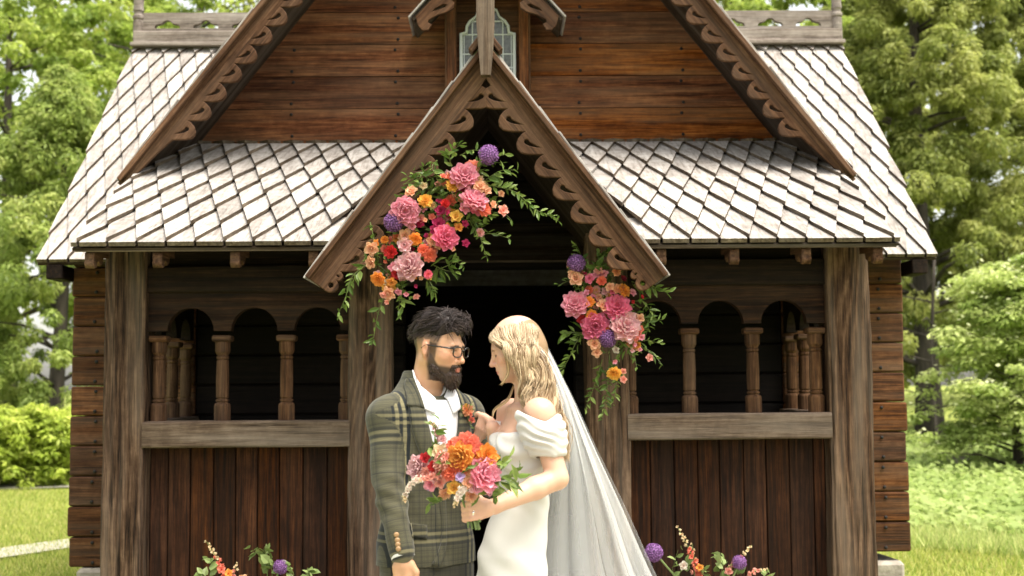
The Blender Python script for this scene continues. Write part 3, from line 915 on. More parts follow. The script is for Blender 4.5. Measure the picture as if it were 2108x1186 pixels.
def tree(name, label, cat, base, height, rad, kind, pal, K, per, size, g, group=None, trunk_h=None, lean=(0, 0), aspect=0.5, smin=0.03):
    bx, by = base; bz = terrain(bx, by)
    root = empty(name, (bx, by, bz)); tag(root, label, cat, group)
    centers, radii = [], []
    trunk = MB()
    th = trunk_h or height*0.9
    pts = [(lean[0]*s*s+0.06*math.sin(s*5+bx), lean[1]*s*s+0.06*math.cos(s*4+by), th*s) for s in np.linspace(0, 1, 9)]
    r0 = 0.02*height+0.03
    trunk.tube(pts, [r0*(1.25 if i == 0 else 1-0.8*i/8) for i in range(9)], 9)
    for i in range(K):
        if kind == 'cone':
            s = smin+(1-smin)*g.uniform(0.0, 1)**0.9
            z = s*height; rr = rad*(1-s)**0.62*(0.55+0.45*min(1, s*6))
            a = g.uniform(0, 2*math.pi)
            q = rr*(g.uniform(0.3, 1)**0.5)*(1+0.25*math.sin(a*3+z*1.7))
            centers.append((q*math.cos(a), q*math.sin(a), z)); radii.append(g.uniform(0.5, 1.0)*(0.22+0.05*rad))
        elif kind == 'layer':
            lay = int(g.integers(0, 6)); z = height*(0.26+0.70*lay/5)+g.normal()*0.15
            rr = rad*math.sqrt(g.uniform(0.02, 1))*(1.0-0.55*(lay/5)**2)
            a = g.uniform(0, 2*math.pi)+lay
            rr *= 0.75+0.25*math.sin(a*4+lay*2)
            centers.append((rr*math.cos(a), rr*math.sin(a), z-0.10*rr)); radii.append(g.uniform(0.2, 0.42))
        else:
            d = g.normal(size=3); d /= np.linalg.norm(d)
            q = g.uniform(0.25, 1)**0.45
            z = height*0.62+d[2]*height*0.40*q
            lump = 1+0.22*math.sin(d[0]*5+bx)+0.18*math.cos(d[1]*6+by*2)
            centers.append((d[0]*rad*q*lump, d[1]*rad*q*lump, z)); radii.append(g.uniform(0.3, 0.7)*(0.28+0.10*rad))
    for i in range(0, K, max(1, K//36)):
        c = Vector(centers[i]); s0 = max(0.08, min(0.95, (c.z-0.25*math.hypot(c.x, c.y))/th))
        j = s0*8; a = Vector(pts[int(j)]); b_ = Vector(pts[min(8, int(j)+1)]); st = a.lerp(b_, j-int(j))
        mid = st.lerp(c, 0.5)+Vector((0, 0, 0.06*(c-st).length))
        trunk.tube([st, mid, c], [r0*0.28*(1.1-s0*0.7), r0*0.17*(1.1-s0*0.7), 0.008], 5)
    trunk.build('trunk', M['bark'], root, smooth=True)
    V, F, C = crown_mesh(np.array(centers), np.array(radii), per, size, aspect, pal, g,
                         flat=0.35 if kind == 'layer' else (0.8 if kind == 'cone' else 0.7), droop=0.5 if kind == 'cone' else 0.0, up=1.6 if kind == 'layer' else 0.7)
    link('crown', np_mesh('crown', V, F, {'Col': C}), M['leaf'], root)
    return root, centers
g0 = np.random.default_rng(5)
CED = [(0.120, 0.174, 0.036), (0.240, 0.312, 0.072), (0.396, 0.432, 0.132)]
DEC = [(0.112, 0.174, 0.028), (0.246, 0.325, 0.056), (0.403, 0.459, 0.112)]
HEM = [(0.120, 0.156, 0.034), (0.252, 0.288, 0.072), (0.420, 0.432, 0.144)]
DOG = [(0.179, 0.263, 0.053), (0.357, 0.430, 0.126), (0.567, 0.609, 0.273)]
def at(x, Y): return ((x-IMW/2)/FPX*Y, Y)
tree('cedar_tree', 'dense feathery cedar left of the chapel above the bright shrubs', 'tree', at(120, 23), 7.2, 2.3, 'cone', CED, 420, 170, 0.12, g0, 'cedars left of the chapel', aspect=0.32)
tree('cedar_tree', 'cedar at the far left edge, behind the nearer cedar', 'tree', at(-130, 25), 6.5, 2.1, 'cone', CED, 260, 130, 0.13, g0, 'cedars left of the chapel', aspect=0.32)
tree('maple_tree', 'tall bright green broadleaf tree in the top left corner', 'tree', at(10, 30), 11.5, 4.6, 'round', DEC, 420, 130, 0.17, g0, 'broadleaf trees behind the chapel')
tree('maple_tree', 'bright broadleaf tree seen through the left roof cresting', 'tree', at(400, 33), 12.5, 4.4, 'round', DEC, 330, 110, 0.18, g0, 'broadleaf trees behind the chapel')
tree('maple_tree', 'pale green broadleaf tree seen through the right roof cresting', 'tree', at(1640, 34), 12.0, 4.2, 'round', DEC, 300, 110, 0.18, g0, 'broadleaf trees behind the chapel')
tree('hemlock_tree', 'tall olive green conifer directly right of the roof corner', 'tree', at(1903, 25), 11.5, 3.2, 'cone', HEM, 620, 200, 0.13, g0, 'conifers right of the chapel', aspect=0.36, smin=0.17)
tree('hemlock_tree', 'conifer at the right edge of the view', 'tree', at(2190, 27), 12.0, 3.4, 'cone', HEM, 620, 190, 0.13, g0, 'conifers right of the chapel', aspect=0.36, smin=0.14)
tree('hemlock_tree', 'conifer standing behind the dark trunks right of the log corner', 'tree', at(1790, 31), 12.0, 3.2, 'cone', HEM, 480, 160, 0.15, g0, 'conifers right of the chapel', aspect=0.36, smin=0.08)
dw, dcs = tree('dogwood_tree', 'small dogwood with tiers of pale leaves and cream blossom on the right', 'tree', at(2080, 19.5), 3.1, 1.75, 'layer', DOG, 260, 120, 0.095, g0, trunk_h=2.6)
# blossom on the upper tiers
P = np.array([c for c in dcs for _ in range(3)])+g0.normal(size=(len(dcs)*3, 3))*np.array([0.2, 0.2, 0.04])+np.array([0, 0, 0.11])
N = np.tile([0, -0.35, 1.0], (len(P), 1))+g0.normal(size=(len(P), 3))*0.25
V, F, C = leaves(P, N, 0.075, 0.9, np.tile([0.58, 0.60, 0.36], (len(P), 1)), g0)
link('blossom', np_mesh('blossom', V, F, {'Col': C}), M['leaf'], dw)
# bare dark trunks between the conifers
for (x, Y, h, r0, lab) in ((1926, 23, 3.6, 0.04, 'slim grey sapling trunk next to the dark trunk'), (2075, 28, 5, 0.13, 'thick shaded trunk behind the dogwood')):
    p = at(x, Y); root = empty('bare_tree', (*p, terrain(*p))); tag(root, lab, 'tree')
    m_ = MB(); pts = [(0.08*math.sin(s*3+x), 0.05*math.sin(s*5), h*s) for s in np.linspace(0, 1, 9)]
    m_.tube(pts, [r0*(1.2-0.6*i/8) for i in range(9)], 9)
    m_.build('trunk', M['bark'], root, smooth=True)
    b_ = MB()
    for k in range(12):
        s = 0.25+0.7*k/12; a = k*2.4
        st = Vector((0.08*math.sin(s*3+x), 0.05*math.sin(s*5), h*s))
        b_.tube([st, st+Vector((0.5*math.cos(a), 0.5*math.sin(a), 0.12)), st+Vector((1.0*math.cos(a), 1.0*math.sin(a), 0.05))], [0.02, 0.012, 0.004], 5)
    b_.build('branch', M['bark'], root, smooth=True)
# ---------------- bright shrubs by the left path
SHR = [(0.17, 0.24, 0.03), (0.34, 0.42, 0.06), (0.50, 0.54, 0.13)]
for (x, Y, h, rr, lab) in ((-10, 20.6, 1.25, 0.85, 'bright yellow green shrub at the left edge by the gravel path'), (62, 20.9, 1.28, 0.80, 'middle shrub of the bright row beside the gravel path'), (135, 21.2, 1.22, 0.80, 'bright shrub nearest the left log corner'), (-90, 20.4, 1.2, 0.9, 'bright shrub just beyond the left edge'), (215, 21.8, 1.2, 0.9, 'bright shrub mostly behind the left log corner')):
    p = at(x, Y); root = empty('leafy_shrub', (*p, terrain(*p))); tag(root, lab, 'shrub', 'bright shrubs by the left path')
    m_ = MB()
    for k in range(9):
        a = k*0.7; m_.tube([(0.05*math.cos(a), 0.05*math.sin(a), 0), (0.3*math.cos(a), 0.3*math.sin(a), h*0.5), (0.55*math.cos(a), 0.55*math.sin(a), h*0.85)], [0.015, 0.01, 0.004], 5)
    m_.build('stem', M['bark'], root)
    cs = []
    for k in range(150):
        a = g0.uniform(0, 6.28); q = math.sqrt(g0.uniform(0, 1)); z = h*(0.08+0.86*g0.uniform(0, 1)**0.7)
        rad = rr*math.sqrt(max(0.05, 1-(z/h-0.35)**2/0.6))
        cs.append((q*rad*math.cos(a), q*rad*math.sin(a), z+0.06*math.sin(a*5)))
    V, F, C = crown_mesh(np.array(cs), np.full(len(cs), 0.17), 60, 0.105, 0.42, SHR, g0, flat=0.7, up=1.0)
    link('foliage', np_mesh('foliage', V, F, {'Col': C}), M['leaf'], root)

# ---------------- far wood closing the view
cs = []; rs = []
for k in range(900):
    x = g0.uniform(-46, 46); y = g0.uniform(38, 50)+abs(x)*-0.12; z = g0.uniform(0, 1)**0.8*15
    cs.append((x, y, z+terrain(x, y))); rs.append(g0.uniform(0.7, 1.5))
V, F, C = crown_mesh(np.array(cs), np.array(rs), 60, 0.45, 0.5, [(0.08, 0.105, 0.016), (0.18, 0.21, 0.032), (0.32, 0.34, 0.06)], g0, flat=0.8)
o = link('far_wood', np_mesh('far_wood', V, F, {'Col': C}), M['leaf']); tag(o, 'mass of distant green woodland behind the chapel and trees', 'woodland', kind='stuff')

# ---------------- lawn blades and ground cover
def scatter(n, x0, x1, y0, y1, g, ok=None):
    x = g.uniform(x0, x1, n); y = g.uniform(y0, y1, n)
    if ok is not None:
        k = np.array([ok(a, b) for a, b in zip(x, y)]); x, y = x[k], y[k]
    return x, y
def blades(n, regs, hmin, hmax, w, pal, g, ok=None):
    V, C = [], []
    pal = np.array(pal)
    for (x0, x1, y0, y1, share) in regs:
        x, y = scatter(int(n*share), x0, x1, y0, y1, g, ok)
        z = np.array([terrain(a, b) for a, b in zip(x, y)])
        a = g.uniform(0, 6.28, len(x)); h = g.uniform(hmin, hmax, len(x)); ln = g.normal(size=(len(x), 2))*h[:, None]*0.45
        ww = w*g.uniform(0.6, 1.3, len(x))
        p = np.stack([x, y, z], 1); s = np.stack([np.cos(a)*ww, np.sin(a)*ww, np.zeros_like(a)], 1)
        tip = p+np.concatenate([ln, h[:, None]], 1)
        V.append(np.stack([p-s, p+s, tip], 1).reshape(-1, 3))
        c = pal[g.integers(0, len(pal), len(x))]*g.uniform(0.7, 1.25, (len(x), 1)); C.append(np.repeat(c, 3, 0))
    V = np.concatenate(V); C = np.concatenate(C)
    return np_mesh('grass', V, np.arange(len(V)).reshape(-1, 3), {'Col': np.clip(C, 0, 1)})
me = blades(150000, [(-7.5, -2.4, 9.2, 16, 0.5), (-10, -4, 16, 20, 0.2), (2.6, 7, 9.2, 15, 0.3)], 0.03, 0.075, 0.006,
            [(0.26, 0.32, 0.06), (0.38, 0.40, 0.10), (0.46, 0.44, 0.16), (0.18, 0.25, 0.04)], g0)
o = link('grass', me, M['leaf']); tag(o, 'sunlit short lawn grass on both sides of the chapel', 'grass', kind='stuff')
# herbs on the right: low in front, taller behind
edge = lambda x, y: (y > 12.6+0.35*math.sin(x*2.1)+0.75*(4.4-x)*0.6) and x > 2.9
x, y = scatter(12500, 2.9, 13, 11.0, 27, g0, edge)
cs = np.stack([x, y, np.array([terrain(a, b) for a, b in zip(x, y)])+0.06+0.16*g0.uniform(0, 1, len(x))*np.clip((y-11.5)/4, 0.3, 1.4)], 1)
P = np.repeat(cs, 9, 0)+g0.normal(size=(len(cs)*9, 3))*np.array([0.10, 0.10, 0.05])
N = g0.normal(size=(len(P), 3))*0.4+np.array([0, -0.25, 1.0])
pal = np.array([(0.13, 0.20, 0.045), (0.25, 0.33, 0.09), (0.38, 0.44, 0.17)])
tone = np.array([mnoise.noise(Vector((a*0.8, b*0.8, 2.0)))*0.5+0.5 for a, b in zip(x, y)])
kk = np.clip(np.repeat(tone, 9)*0.8+g0.uniform(0, 0.4, len(P)), 0, 0.999)*2
i0 = kk.astype(int); f = (kk-i0)[:, None]
C = pal[i0]*(1-f)+pal[np.minimum(i0+1, 2)]*f
V, F, Cc = leaves(P, N, 0.10*g0.uniform(0.6, 1.4, len(P)), 0.7, np.clip(C, 0, 1), g0)
o = link('ground_cover', np_mesh('ground_cover', V, F, {'Col': Cc}), M['leaf']); tag(o, 'bright leafy ground cover between the lawn and the trees on the right', 'ground cover', kind='stuff')
me = blades(60000, [(2.9, 9, 11.4, 15.5, 1.0)], 0.07, 0.19, 0.008, [(0.24, 0.33, 0.08), (0.38, 0.44, 0.14), (0.48, 0.50, 0.20)], g0,
            lambda x, y: 11.3+0.35*math.sin(x*2.1)+0.75*(4.4-x)*0.6 < y < 14.2+0.75*(4.4-x)*0.6)
o = link('tall_grass', me, M['leaf']); tag(o, 'long pale grass fringing the lawn on the right', 'grass', kind='stuff')
# weathered rock in the ground cover
p = gp(1960, 985)
bm = bmesh.new(); bmesh.ops.create_icosphere(bm, subdivisions=4, radius=1)
for v in bm.verts:
    q = v.co.copy(); k = 1+0.35*mnoise.noise(q*1.3+Vector((3, 1, 2)))+0.12*mnoise.noise(q*4)
    v.co = Vector((q.x*0.24, q.y*0.18, q.z*0.21))*k
    v.co.x += v.co.z*0.55
me = bpy.data.meshes.new('rock'); bm.to_mesh(me); bm.free()
o = link('rock', me, M['stone'], None, (p.x, p.y, terrain(p.x, p.y)+0.17), smooth=True)
tag(o, 'pinkish grey rock lying in the ground cover on the right', 'rock')
# ================================================================ PEOPLE (signed-distance bodies meshed with surface nets)
class Frame:
    def __init__(s, Rm=None, o=(0, 0, 0), sc=1.0):
        s.R = np.array(Rm if Rm is not None else np.eye(3), float); s.o = np.array(o, float); s.sc = sc
    def w(s, p): return s.R @ (np.array(p, float)*s.sc)+s.o          # local -> world
    def loc(s, P): return ((np.asarray(P)-s.o) @ s.R)/s.sc           # world -> local, rows
WORLD = Frame()
def axes(front, up=(0, 0, 1)):
    """person frame: local -Y = front, local X = the person's left, Z = up"""
    f = np.array(front, float); f /= np.linalg.norm(f); u = np.array(up, float)
    y = -f; u = u-u.dot(y)*y; u /= np.linalg.norm(u); x = np.cross(y, u)
    return np.stack([x, y, u], 1)

class Sdf:
    def __init__(s, lo, hi, res):
        s.lo = np.array(lo, float); s.res = res
        s.n = np.ceil((np.array(hi)-s.lo)/res).astype(int)+1
        s.D = np.full(s.n, 0.5, np.float32)
        s.ax = [s.lo[i]+res*np.arange(s.n[i]) for i in range(3)]
    def _box(s, lo, hi, pad):
        a = np.clip(np.floor((lo-pad-s.lo)/s.res).astype(int), 0, s.n); b = np.clip(np.ceil((hi+pad-s.lo)/s.res).astype(int)+1, 0, s.n)
        return tuple(slice(i, j) for i, j in zip(a, b))
    def _eval(s, prim, fr, pad):
        lo, hi, f = prim
        cs = np.array([fr.w((x, y, z)) for x in (lo[0], hi[0]) for y in (lo[1], hi[1]) for z in (lo[2], hi[2])])
        sl = s._box(cs.min(0), cs.max(0), pad)
        X, Y, Z = (s.ax[i][sl[i]] for i in range(3))
        if min(len(X), len(Y), len(Z)) == 0: return sl, None
        X = X[:, None, None]-fr.o[0]; Y = Y[None, :, None]-fr.o[1]; Z = Z[None, None, :]-fr.o[2]
        Rm = fr.R/fr.sc
        L = [X*Rm[0, i]+Y*Rm[1, i]+Z*Rm[2, i] for i in range(3)]
        return sl, (f(*L)*fr.sc).astype(np.float32)
    def add(s, prim, k=0.0, fr=WORLD):
        sl, d = s._eval(prim, fr, max(k, 0.02)+2*s.res)
        if d is None: return s
        a = s.D[sl]
        if k > 0:
            h = np.maximum(k-np.abs(a-d), 0)/k; s.D[sl] = np.minimum(a, d)-h*h*k*0.25
        else: s.D[sl] = np.minimum(a, d)
        return s
    def cut(s, prim, k=0.0, fr=WORLD):
        sl, d = s._eval(prim, fr, max(k, 0.02)+2*s.res)
        if d is None: return s
        a = s.D[sl]; d = -d
        if k > 0:
            h = np.maximum(k-np.abs(a-d), 0)/k; s.D[sl] = np.maximum(a, d)+h*h*k*0.25
        else: s.D[sl] = np.maximum(a, d)
        return s
    def warp(s, f):
        X, Y, Z = s.ax; s.D += f(X[:, None, None], Y[None, :, None], Z[None, None, :]).astype(np.float32); return s
    def sample(s, P):
        q = (np.asarray(P)-s.lo)/s.res; i = np.clip(np.floor(q).astype(int), 0, s.n-2); f = np.clip(q-i, 0, 1)
        out = 0
        for a in (0, 1):
            for b in (0, 1):
                for c in (0, 1):
                    w = (f[:, 0] if a else 1-f[:, 0])*(f[:, 1] if b else 1-f[:, 1])*(f[:, 2] if c else 1-f[:, 2])
                    out = out+w*s.D[i[:, 0]+a, i[:, 1]+b, i[:, 2]+c]
        return out
    def mesh(s, smooth=2):
        D = s.D; ins = D < 0
        nx, ny, nz = s.n
        cnt = np.zeros((nx-1, ny-1, nz-1), np.int8)
        for a in (0, 1):
            for b in (0, 1):
                for c in (0, 1): cnt += ins[a:nx-1+a, b:ny-1+b, c:nz-1+c]
        act = (cnt > 0) & (cnt < 8)
        I = np.argwhere(act); idx = np.full(act.shape, -1, np.int32); idx[tuple(I.T)] = np.arange(len(I))
        acc = np.zeros((len(I), 3)); num = np.zeros(len(I))
        cor = [(a, b, c) for a in (0, 1) for b in (0, 1) for c in (0, 1)]
        for p in cor:
            for ax in range(3):
                if p[ax] == 0:
                    q = list(p); q[ax] = 1
                    d0 = D[I[:, 0]+p[0], I[:, 1]+p[1], I[:, 2]+p[2]]; d1 = D[I[:, 0]+q[0], I[:, 1]+q[1], I[:, 2]+q[2]]
                    m = (d0 < 0) != (d1 < 0); t_ = np.where(m, d0/np.where(m, d0-d1, 1), 0)
                    pos = np.tile(np.array(p, float), (len(I), 1)); pos[:, ax] = t_
                    acc += pos*m[:, None]; num += m
        V = s.lo+(I+acc/num[:, None])*s.res
        F = []
        for ax in range(3):
            sl0 = [slice(None)]*3; sl1 = [slice(None)]*3
            sl0[ax] = slice(0, -1); sl1[ax] = slice(1, None)
            A, B = ins[tuple(sl0)], ins[tuple(sl1)]
            E = np.argwhere(A != B); o1, o2 = [(1, 2), (2, 0), (0, 1)][ax]
            ok = (E[:, o1] > 0) & (E[:, o2] > 0) & (E[:, o1] < s.n[o1]-1) & (E[:, o2] < s.n[o2]-1)
            E = E[ok]; fl = A[tuple(E.T)]
            def cell(d1, d2):
                q = E.copy(); q[:, o1] += d1; q[:, o2] += d2; return idx[tuple(q.T)]
            Q = np.stack([cell(-1, -1), cell(0, -1), cell(0, 0), cell(-1, 0)], 1)
            Q[~fl] = Q[~fl][:, ::-1]; F.append(Q)
        F = np.concatenate(F); F = F[(F >= 0).all(1)]
        for _ in range(smooth):
            S = np.zeros_like(V); n = np.zeros(len(V))
            for a, b in ((0, 1), (1, 2), (2, 3), (3, 0)):
                np.add.at(S, F[:, a], V[F[:, b]]); np.add.at(S, F[:, b], V[F[:, a]])
                np.add.at(n, F[:, a], 1); np.add.at(n, F[:, b], 1)
            V = V*0.5+0.5*S/np.maximum(n, 1)[:, None]
        return V, F
def normals(V, F):
    n = np.cross(V[F[:, 2]]-V[F[:, 0]], V[F[:, 3]]-V[F[:, 1]]); N = np.zeros_like(V)
    for k in range(4): np.add.at(N, F[:, k], n)
    return N/(np.linalg.norm(N, axis=1, keepdims=True)+1e-12)
def cap(a, b, ra, rb=None):
    rb = ra if rb is None else rb
    a = np.array(a, float); b = np.array(b, float); ab = b-a; L2 = max(ab.dot(ab), 1e-9); m = max(ra, rb)
    def f(x, y, z):
        t_ = np.clip(((x-a[0])*ab[0]+(y-a[1])*ab[1]+(z-a[2])*ab[2])/L2, 0, 1)
        return np.sqrt((x-a[0]-t_*ab[0])**2+(y-a[1]-t_*ab[1])**2+(z-a[2]-t_*ab[2])**2)-(ra+t_*(rb-ra))
    return np.minimum(a, b)-m, np.maximum(a, b)+m, f
def ell(c, r, Rm=None):
    c = np.array(c, float); r = np.array(r, float); Rm = np.eye(3) if Rm is None else np.array(Rm)
    def f(x, y, z):
        x, y, z = x-c[0], y-c[1], z-c[2]
        q = [x*Rm[0, i]+y*Rm[1, i]+z*Rm[2, i] for i in range(3)]
        k0 = np.sqrt(sum((q[i]/r[i])**2 for i in range(3))); k1 = np.sqrt(sum((q[i]/r[i]**2)**2 for i in range(3)))
        return k0*(k0-1)/np.maximum(k1, 1e-6)
    m = r.max(); return c-m, c+m, f
def loft(zs, cx, cy, a, b, p=2.3):
    """stack of superellipse sections along local z"""
    zs = np.array(zs)
    def f(x, y, z):
        zz = np.clip(z, zs[0], zs[-1])
        A, B, X0, Y0 = (np.interp(zz, zs, q) for q in (a, b, cx, cy))
        k = ((np.abs(x-X0)/A)**p+(np.abs(y-Y0)/B)**p)**(1/p)
        d = (k-1)*np.minimum(A, B)
        return np.maximum(d, np.maximum(zs[0]-z, z-zs[-1]))
    mx, my = max(np.abs(cx))+max(a), max(np.abs(cy))+max(b)
    return np.array((-mx, -my, zs[0])), np.array((mx, my, zs[-1])), f
def half(n, d, lo, hi):
    return np.array(lo), np.array(hi), lambda x, y, z: n[0]*x+n[1]*y+n[2]*z-d
def sstep(a, b, x): t_ = np.clip((x-a)/(b-a), 0, 1); return t_*t_*(3-2*t_)
def rotm(ax, deg): return np.array(Matrix.Rotation(R(deg), 3, ax))

def add_head(S, fr, fem=False):
    A = lambda p, k: S.add(p, k, fr); C = lambda p, k: S.cut(p, k, fr)
    jw = 0.88 if fem else 1.0
    A(ell((0, 0.014, 0.032), (0.075, 0.096, 0.086)), 0.0)
    A(ell((0, -0.030, -0.030), (0.060*jw+0.004, 0.060, 0.080)), 0.03)
    A(ell((0, -0.046, -0.076), (0.043*jw, 0.038, 0.034)), 0.03)
    for s_ in (-1, 1):
        A(cap((s_*0.054*jw, 0.004, -0.052), (s_*0.018, -0.066, -0.098), 0.017, 0.015), 0.03)
        A(ell((s_*0.044, -0.056, -0.026), (0.024, 0.022, 0.022)), 0.025)
    A(ell((0, -0.080, -0.099), (0.016, 0.014, 0.015)), 0.022)
    A(cap((-0.034, -0.076, 0.014), (0.034, -0.076, 0.014), 0.011 if fem else 0.0135), 0.022)
    for s_ in (-1, 1):
        C(ell((s_*0.033, -0.101, -0.003), (0.018, 0.016, 0.012)), 0.016)
        A(ell((s_*0.031, -0.0735, -0.003), (0.0135, 0.0135, 0.0115)), 0.006)
    A(cap((0, -0.086, 0.004), (0, -0.108 if fem else -0.109, -0.034), 0.0068, 0.0095), 0.012)
    A(ell((0, -0.110, -0.037), (0.010, 0.0105, 0.0095)), 0.006)
    for s_ in (-1, 1): A(ell((s_*0.011, -0.096, -0.041), (0.0075, 0.010, 0.0065)), 0.006)
    A(ell((0, -0.089, -0.060), (0.020, 0.010, 0.012)), 0.012)
    A(ell((0, -0.0955, -0.0665), (0.019, 0.0085, 0.0048)), 0.005)
    A(ell((0, -0.0945, -0.0765), (0.017, 0.0090, 0.0060)), 0.005)
    C(cap((-0.022, -0.104, -0.0712), (0.022, -0.104, -0.0712), 0.0035), 0.003)
    for s_ in (-1, 1):
        er = rotm('X', -12) @ rotm('Z', s_*18)
        A(ell((s_*0.0775, 0.014, -0.012), (0.0085, 0.019, 0.031), er), 0.008)
        C(ell((s_*0.088, 0.010, -0.008), (0.0075, 0.010, 0.017), er), 0.006)

def new_col(n, c): return np.tile(np.array(c, float), (n, 1))
def blend(C, m, c): return C*(1-m[:, None])+np.array(c)[None, :]*m[:, None]

def skin_mat(name, rough=0.45):
    t = NT(name); c = t.attr('Col'); t.l(c, t.b.inputs['Base Color'])
    n = t.noise(t.obj(), 260, 2)
    t.set(Roughness=rough, Specular_IOR_Level=0.35, Subsurface_Weight=0.12, Subsurface_Scale=0.02)
    t.b.inputs['Subsurface Radius'].default_value = (1.0, 0.35, 0.2)
    t.bump(n, 0.08, 0.002); return t.m
M['skin'] = skin_mat('skin')
t = NT('hair_strand'); c = t.attr('Col'); t.l(c, t.b.inputs['Base Color']); M['hair'] = t.set(Roughness=0.42, Specular_IOR_Level=0.22)

def plaid_mat(name, base, dark, pale, kd=1.0):
    t = NT(name); u = t.attr('u', 'Fac'); v = t.attr('v', 'Fac')
    col = t.mix(t.noise(t.obj(), 420, 2), tuple(q*0.75 for q in base), tuple(q*1.25 for q in base))
    big = t.noise(t.obj(), 9, 3); col = t.mix(t.math('MULTIPLY', big, 0.35), col, tuple(q*0.6 for q in base))
    def bands(w, per, groups):
        p = t.math('FRACT', t.math('DIVIDE', w, per)); stops = [(0.0, (0, 0, 0))]
        for (a, b, k) in groups: stops += [(a/per, (k, k, k)), (b/per, (0, 0, 0))]
        return t.ramp(p, stops, 'CONSTANT')
    for w, per, o in ((u, 0.30, 0.12), (v, 0.43, 0.19)):
        kk = 0.9 if w is u else 0.55
        dk = bands(w, per, [(o, o+.010, kk), (o+.026, o+.036, kk), (o+.052, o+.062, kk), (o+.16, o+.164, kk*.8)])
        pl = bands(w, per, [(o+.012, o+.023, kk*.62), (o+.039, o+.050, kk*.62)])
        col = t.mix(bands(w, 0.043, [(0.006, 0.011, 0.34), (0.026, 0.029, 0.20)]), col, dark)
        col = t.mix(bands(w, 0.0143, [(0.002, 0.006, 0.16)]), col, dark)
        col = t.mix(dk, col, dark); col = t.mix(pl, col, pale)
    chk = t.math('MULTIPLY', t.math('SINE', t.math('MULTIPLY', u, 900.0)), t.math('SINE', t.math('MULTIPLY', v, 900.0)))
    col = t.mix(t.math('MULTIPLY_ADD', chk, 0.12, 0.12), col, dark)
    t.l(col, t.b.inputs['Base Color']); t.set(Roughness=0.9, Specular_IOR_Level=0.15, Sheen_Weight=0.15)
    t.bump(t.noise(t.obj(), 500, 2), 0.25, 0.002); return t.m
M['tweed'] = plaid_mat('plaid_tweed', (0.082, 0.077, 0.047), (0.008, 0.011, 0.014), (0.26, 0.23, 0.125))
M['trouser'] = plaid_mat('plaid_trouser', (0.045, 0.042, 0.027), (0.010, 0.011, 0.012), (0.10, 0.092, 0.055))
t = NT('white_cotton'); M['cotton'] = t.set(Base_Color=(0.72, 0.72, 0.74, 1), Roughness=0.8); t.bump(t.noise(t.obj(), 30, 3), 0.25, 0.01)
t = NT('ivory_satin'); sn = t.noise(t.vmath('MULTIPLY', t.obj(), (9, 9, 3)), 1, 3)
M['satin'] = t.set(Base_Color=(0.53, 0.515, 0.485, 1), Roughness=0.45, Specular_IOR_Level=0.3, Sheen_Weight=0.2); t.bump(sn, 0.12, 0.02)
t = NT('black_acetate'); M['acetate'] = t.set(Base_Color=(0.012, 0.011, 0.011, 1), Roughness=0.2)
t = NT('horn_button'); M['button'] = t.set(Base_Color=(0.28, 0.17, 0.08, 1), Roughness=0.35)
t = NT('pearl'); M['pearl'] = t.set(Base_Color=(0.85, 0.82, 0.78, 1), Roughness=0.2)
t = NT('silver'); M['silver'] = t.set(Base_Color=(0.8, 0.78, 0.74, 1), Metallic=1.0, Roughness=0.2)
t = NT('tulle')
fo = t.new('ShaderNodeBsdfTransparent'); fo.inputs[0].default_value = (1, 1, 1, 1)
df = t.new('ShaderNodeBsdfDiffuse'); df.inputs[0].default_value = (0.86, 0.87, 0.88, 1)
tl = t.new('ShaderNodeBsdfTranslucent'); tl.inputs[0].default_value = (0.86, 0.87, 0.88, 1)
m1 = t.new('ShaderNodeMixShader'); m1.inputs[0].default_value = 0.45; t.l(df.outputs[0], m1.inputs[1]); t.l(tl.outputs[0], m1.inputs[2])
lw = t.new('ShaderNodeLayerWeight'); lw.inputs[0].default_value = 0.42
m2 = t.new('ShaderNodeMixShader'); t.l(t.math('MULTIPLY_ADD', lw.outputs['Facing'], 0.36, 0.15), m2.inputs[0])
t.l(fo.outputs[0], m2.inputs[1]); t.l(m1.outputs[0], m2.inputs[2]); t.l(m2.outputs[0], t.out.inputs['Surface']); M['tulle'] = t.m

def wmesh(name, V, F, mat, parent, origin, attrs=None, smooth=True):
    V = np.asarray(V)-np.array(origin)
    return link(name, np_mesh(name, V, F, attrs), mat, parent, smooth=smooth)
def catmull(P, n):
    P = [np.array(p, float) for p in P]; P = [2*P[0]-P[1]]+P+[2*P[-1]-P[-2]]; out = []
    m = len(P)-3
    for i in range(n+1):
        s = min(i/n*m, m-1e-6); k = int(s); f = s-k; a, b, c, d = P[k:k+4]
        out.append(0.5*((2*b)+(-a+c)*f+(2*a-5*b+4*c-d)*f*f+(-a+3*b-3*c+d)*f**3))
    return np.array(out)
def strands(curves, rads, cols, seg=4):
    V, F, C = [], [], []; n = 0
    for cv, r, c in zip(curves, rads, cols):
        m = len(cv); T = np.gradient(cv, axis=0); T /= (np.linalg.norm(T, axis=1, keepdims=True)+1e-9)
        a = np.cross(T, np.array([0.2, 0.3, 0.93])); a /= (np.linalg.norm(a, axis=1, keepdims=True)+1e-9); b = np.cross(T, a)
        w = r*np.sin(np.clip(np.linspace(0.18, 1.03, m), 0, 1)*math.pi)**0.5+0.0002
        for k in range(seg):
            an = 2*math.pi*k/seg; V.append(cv+(a*math.cos(an)+b*math.sin(an))*w[:, None])
        i = np.arange(m-1)
        for k in range(seg):
            k2 = (k+1) % seg; F.append(np.stack([n+k*m+i, n+k2*m+i, n+k2*m+i+1, n+k*m+i+1], 1))
        C.append(np.tile(np.array(c)[None]*np.linspace(0.74, 1.08, m)[:, None], (seg, 1))); n += m*seg
    return np.concatenate(V), np.concatenate(F), np.concatenate(C)

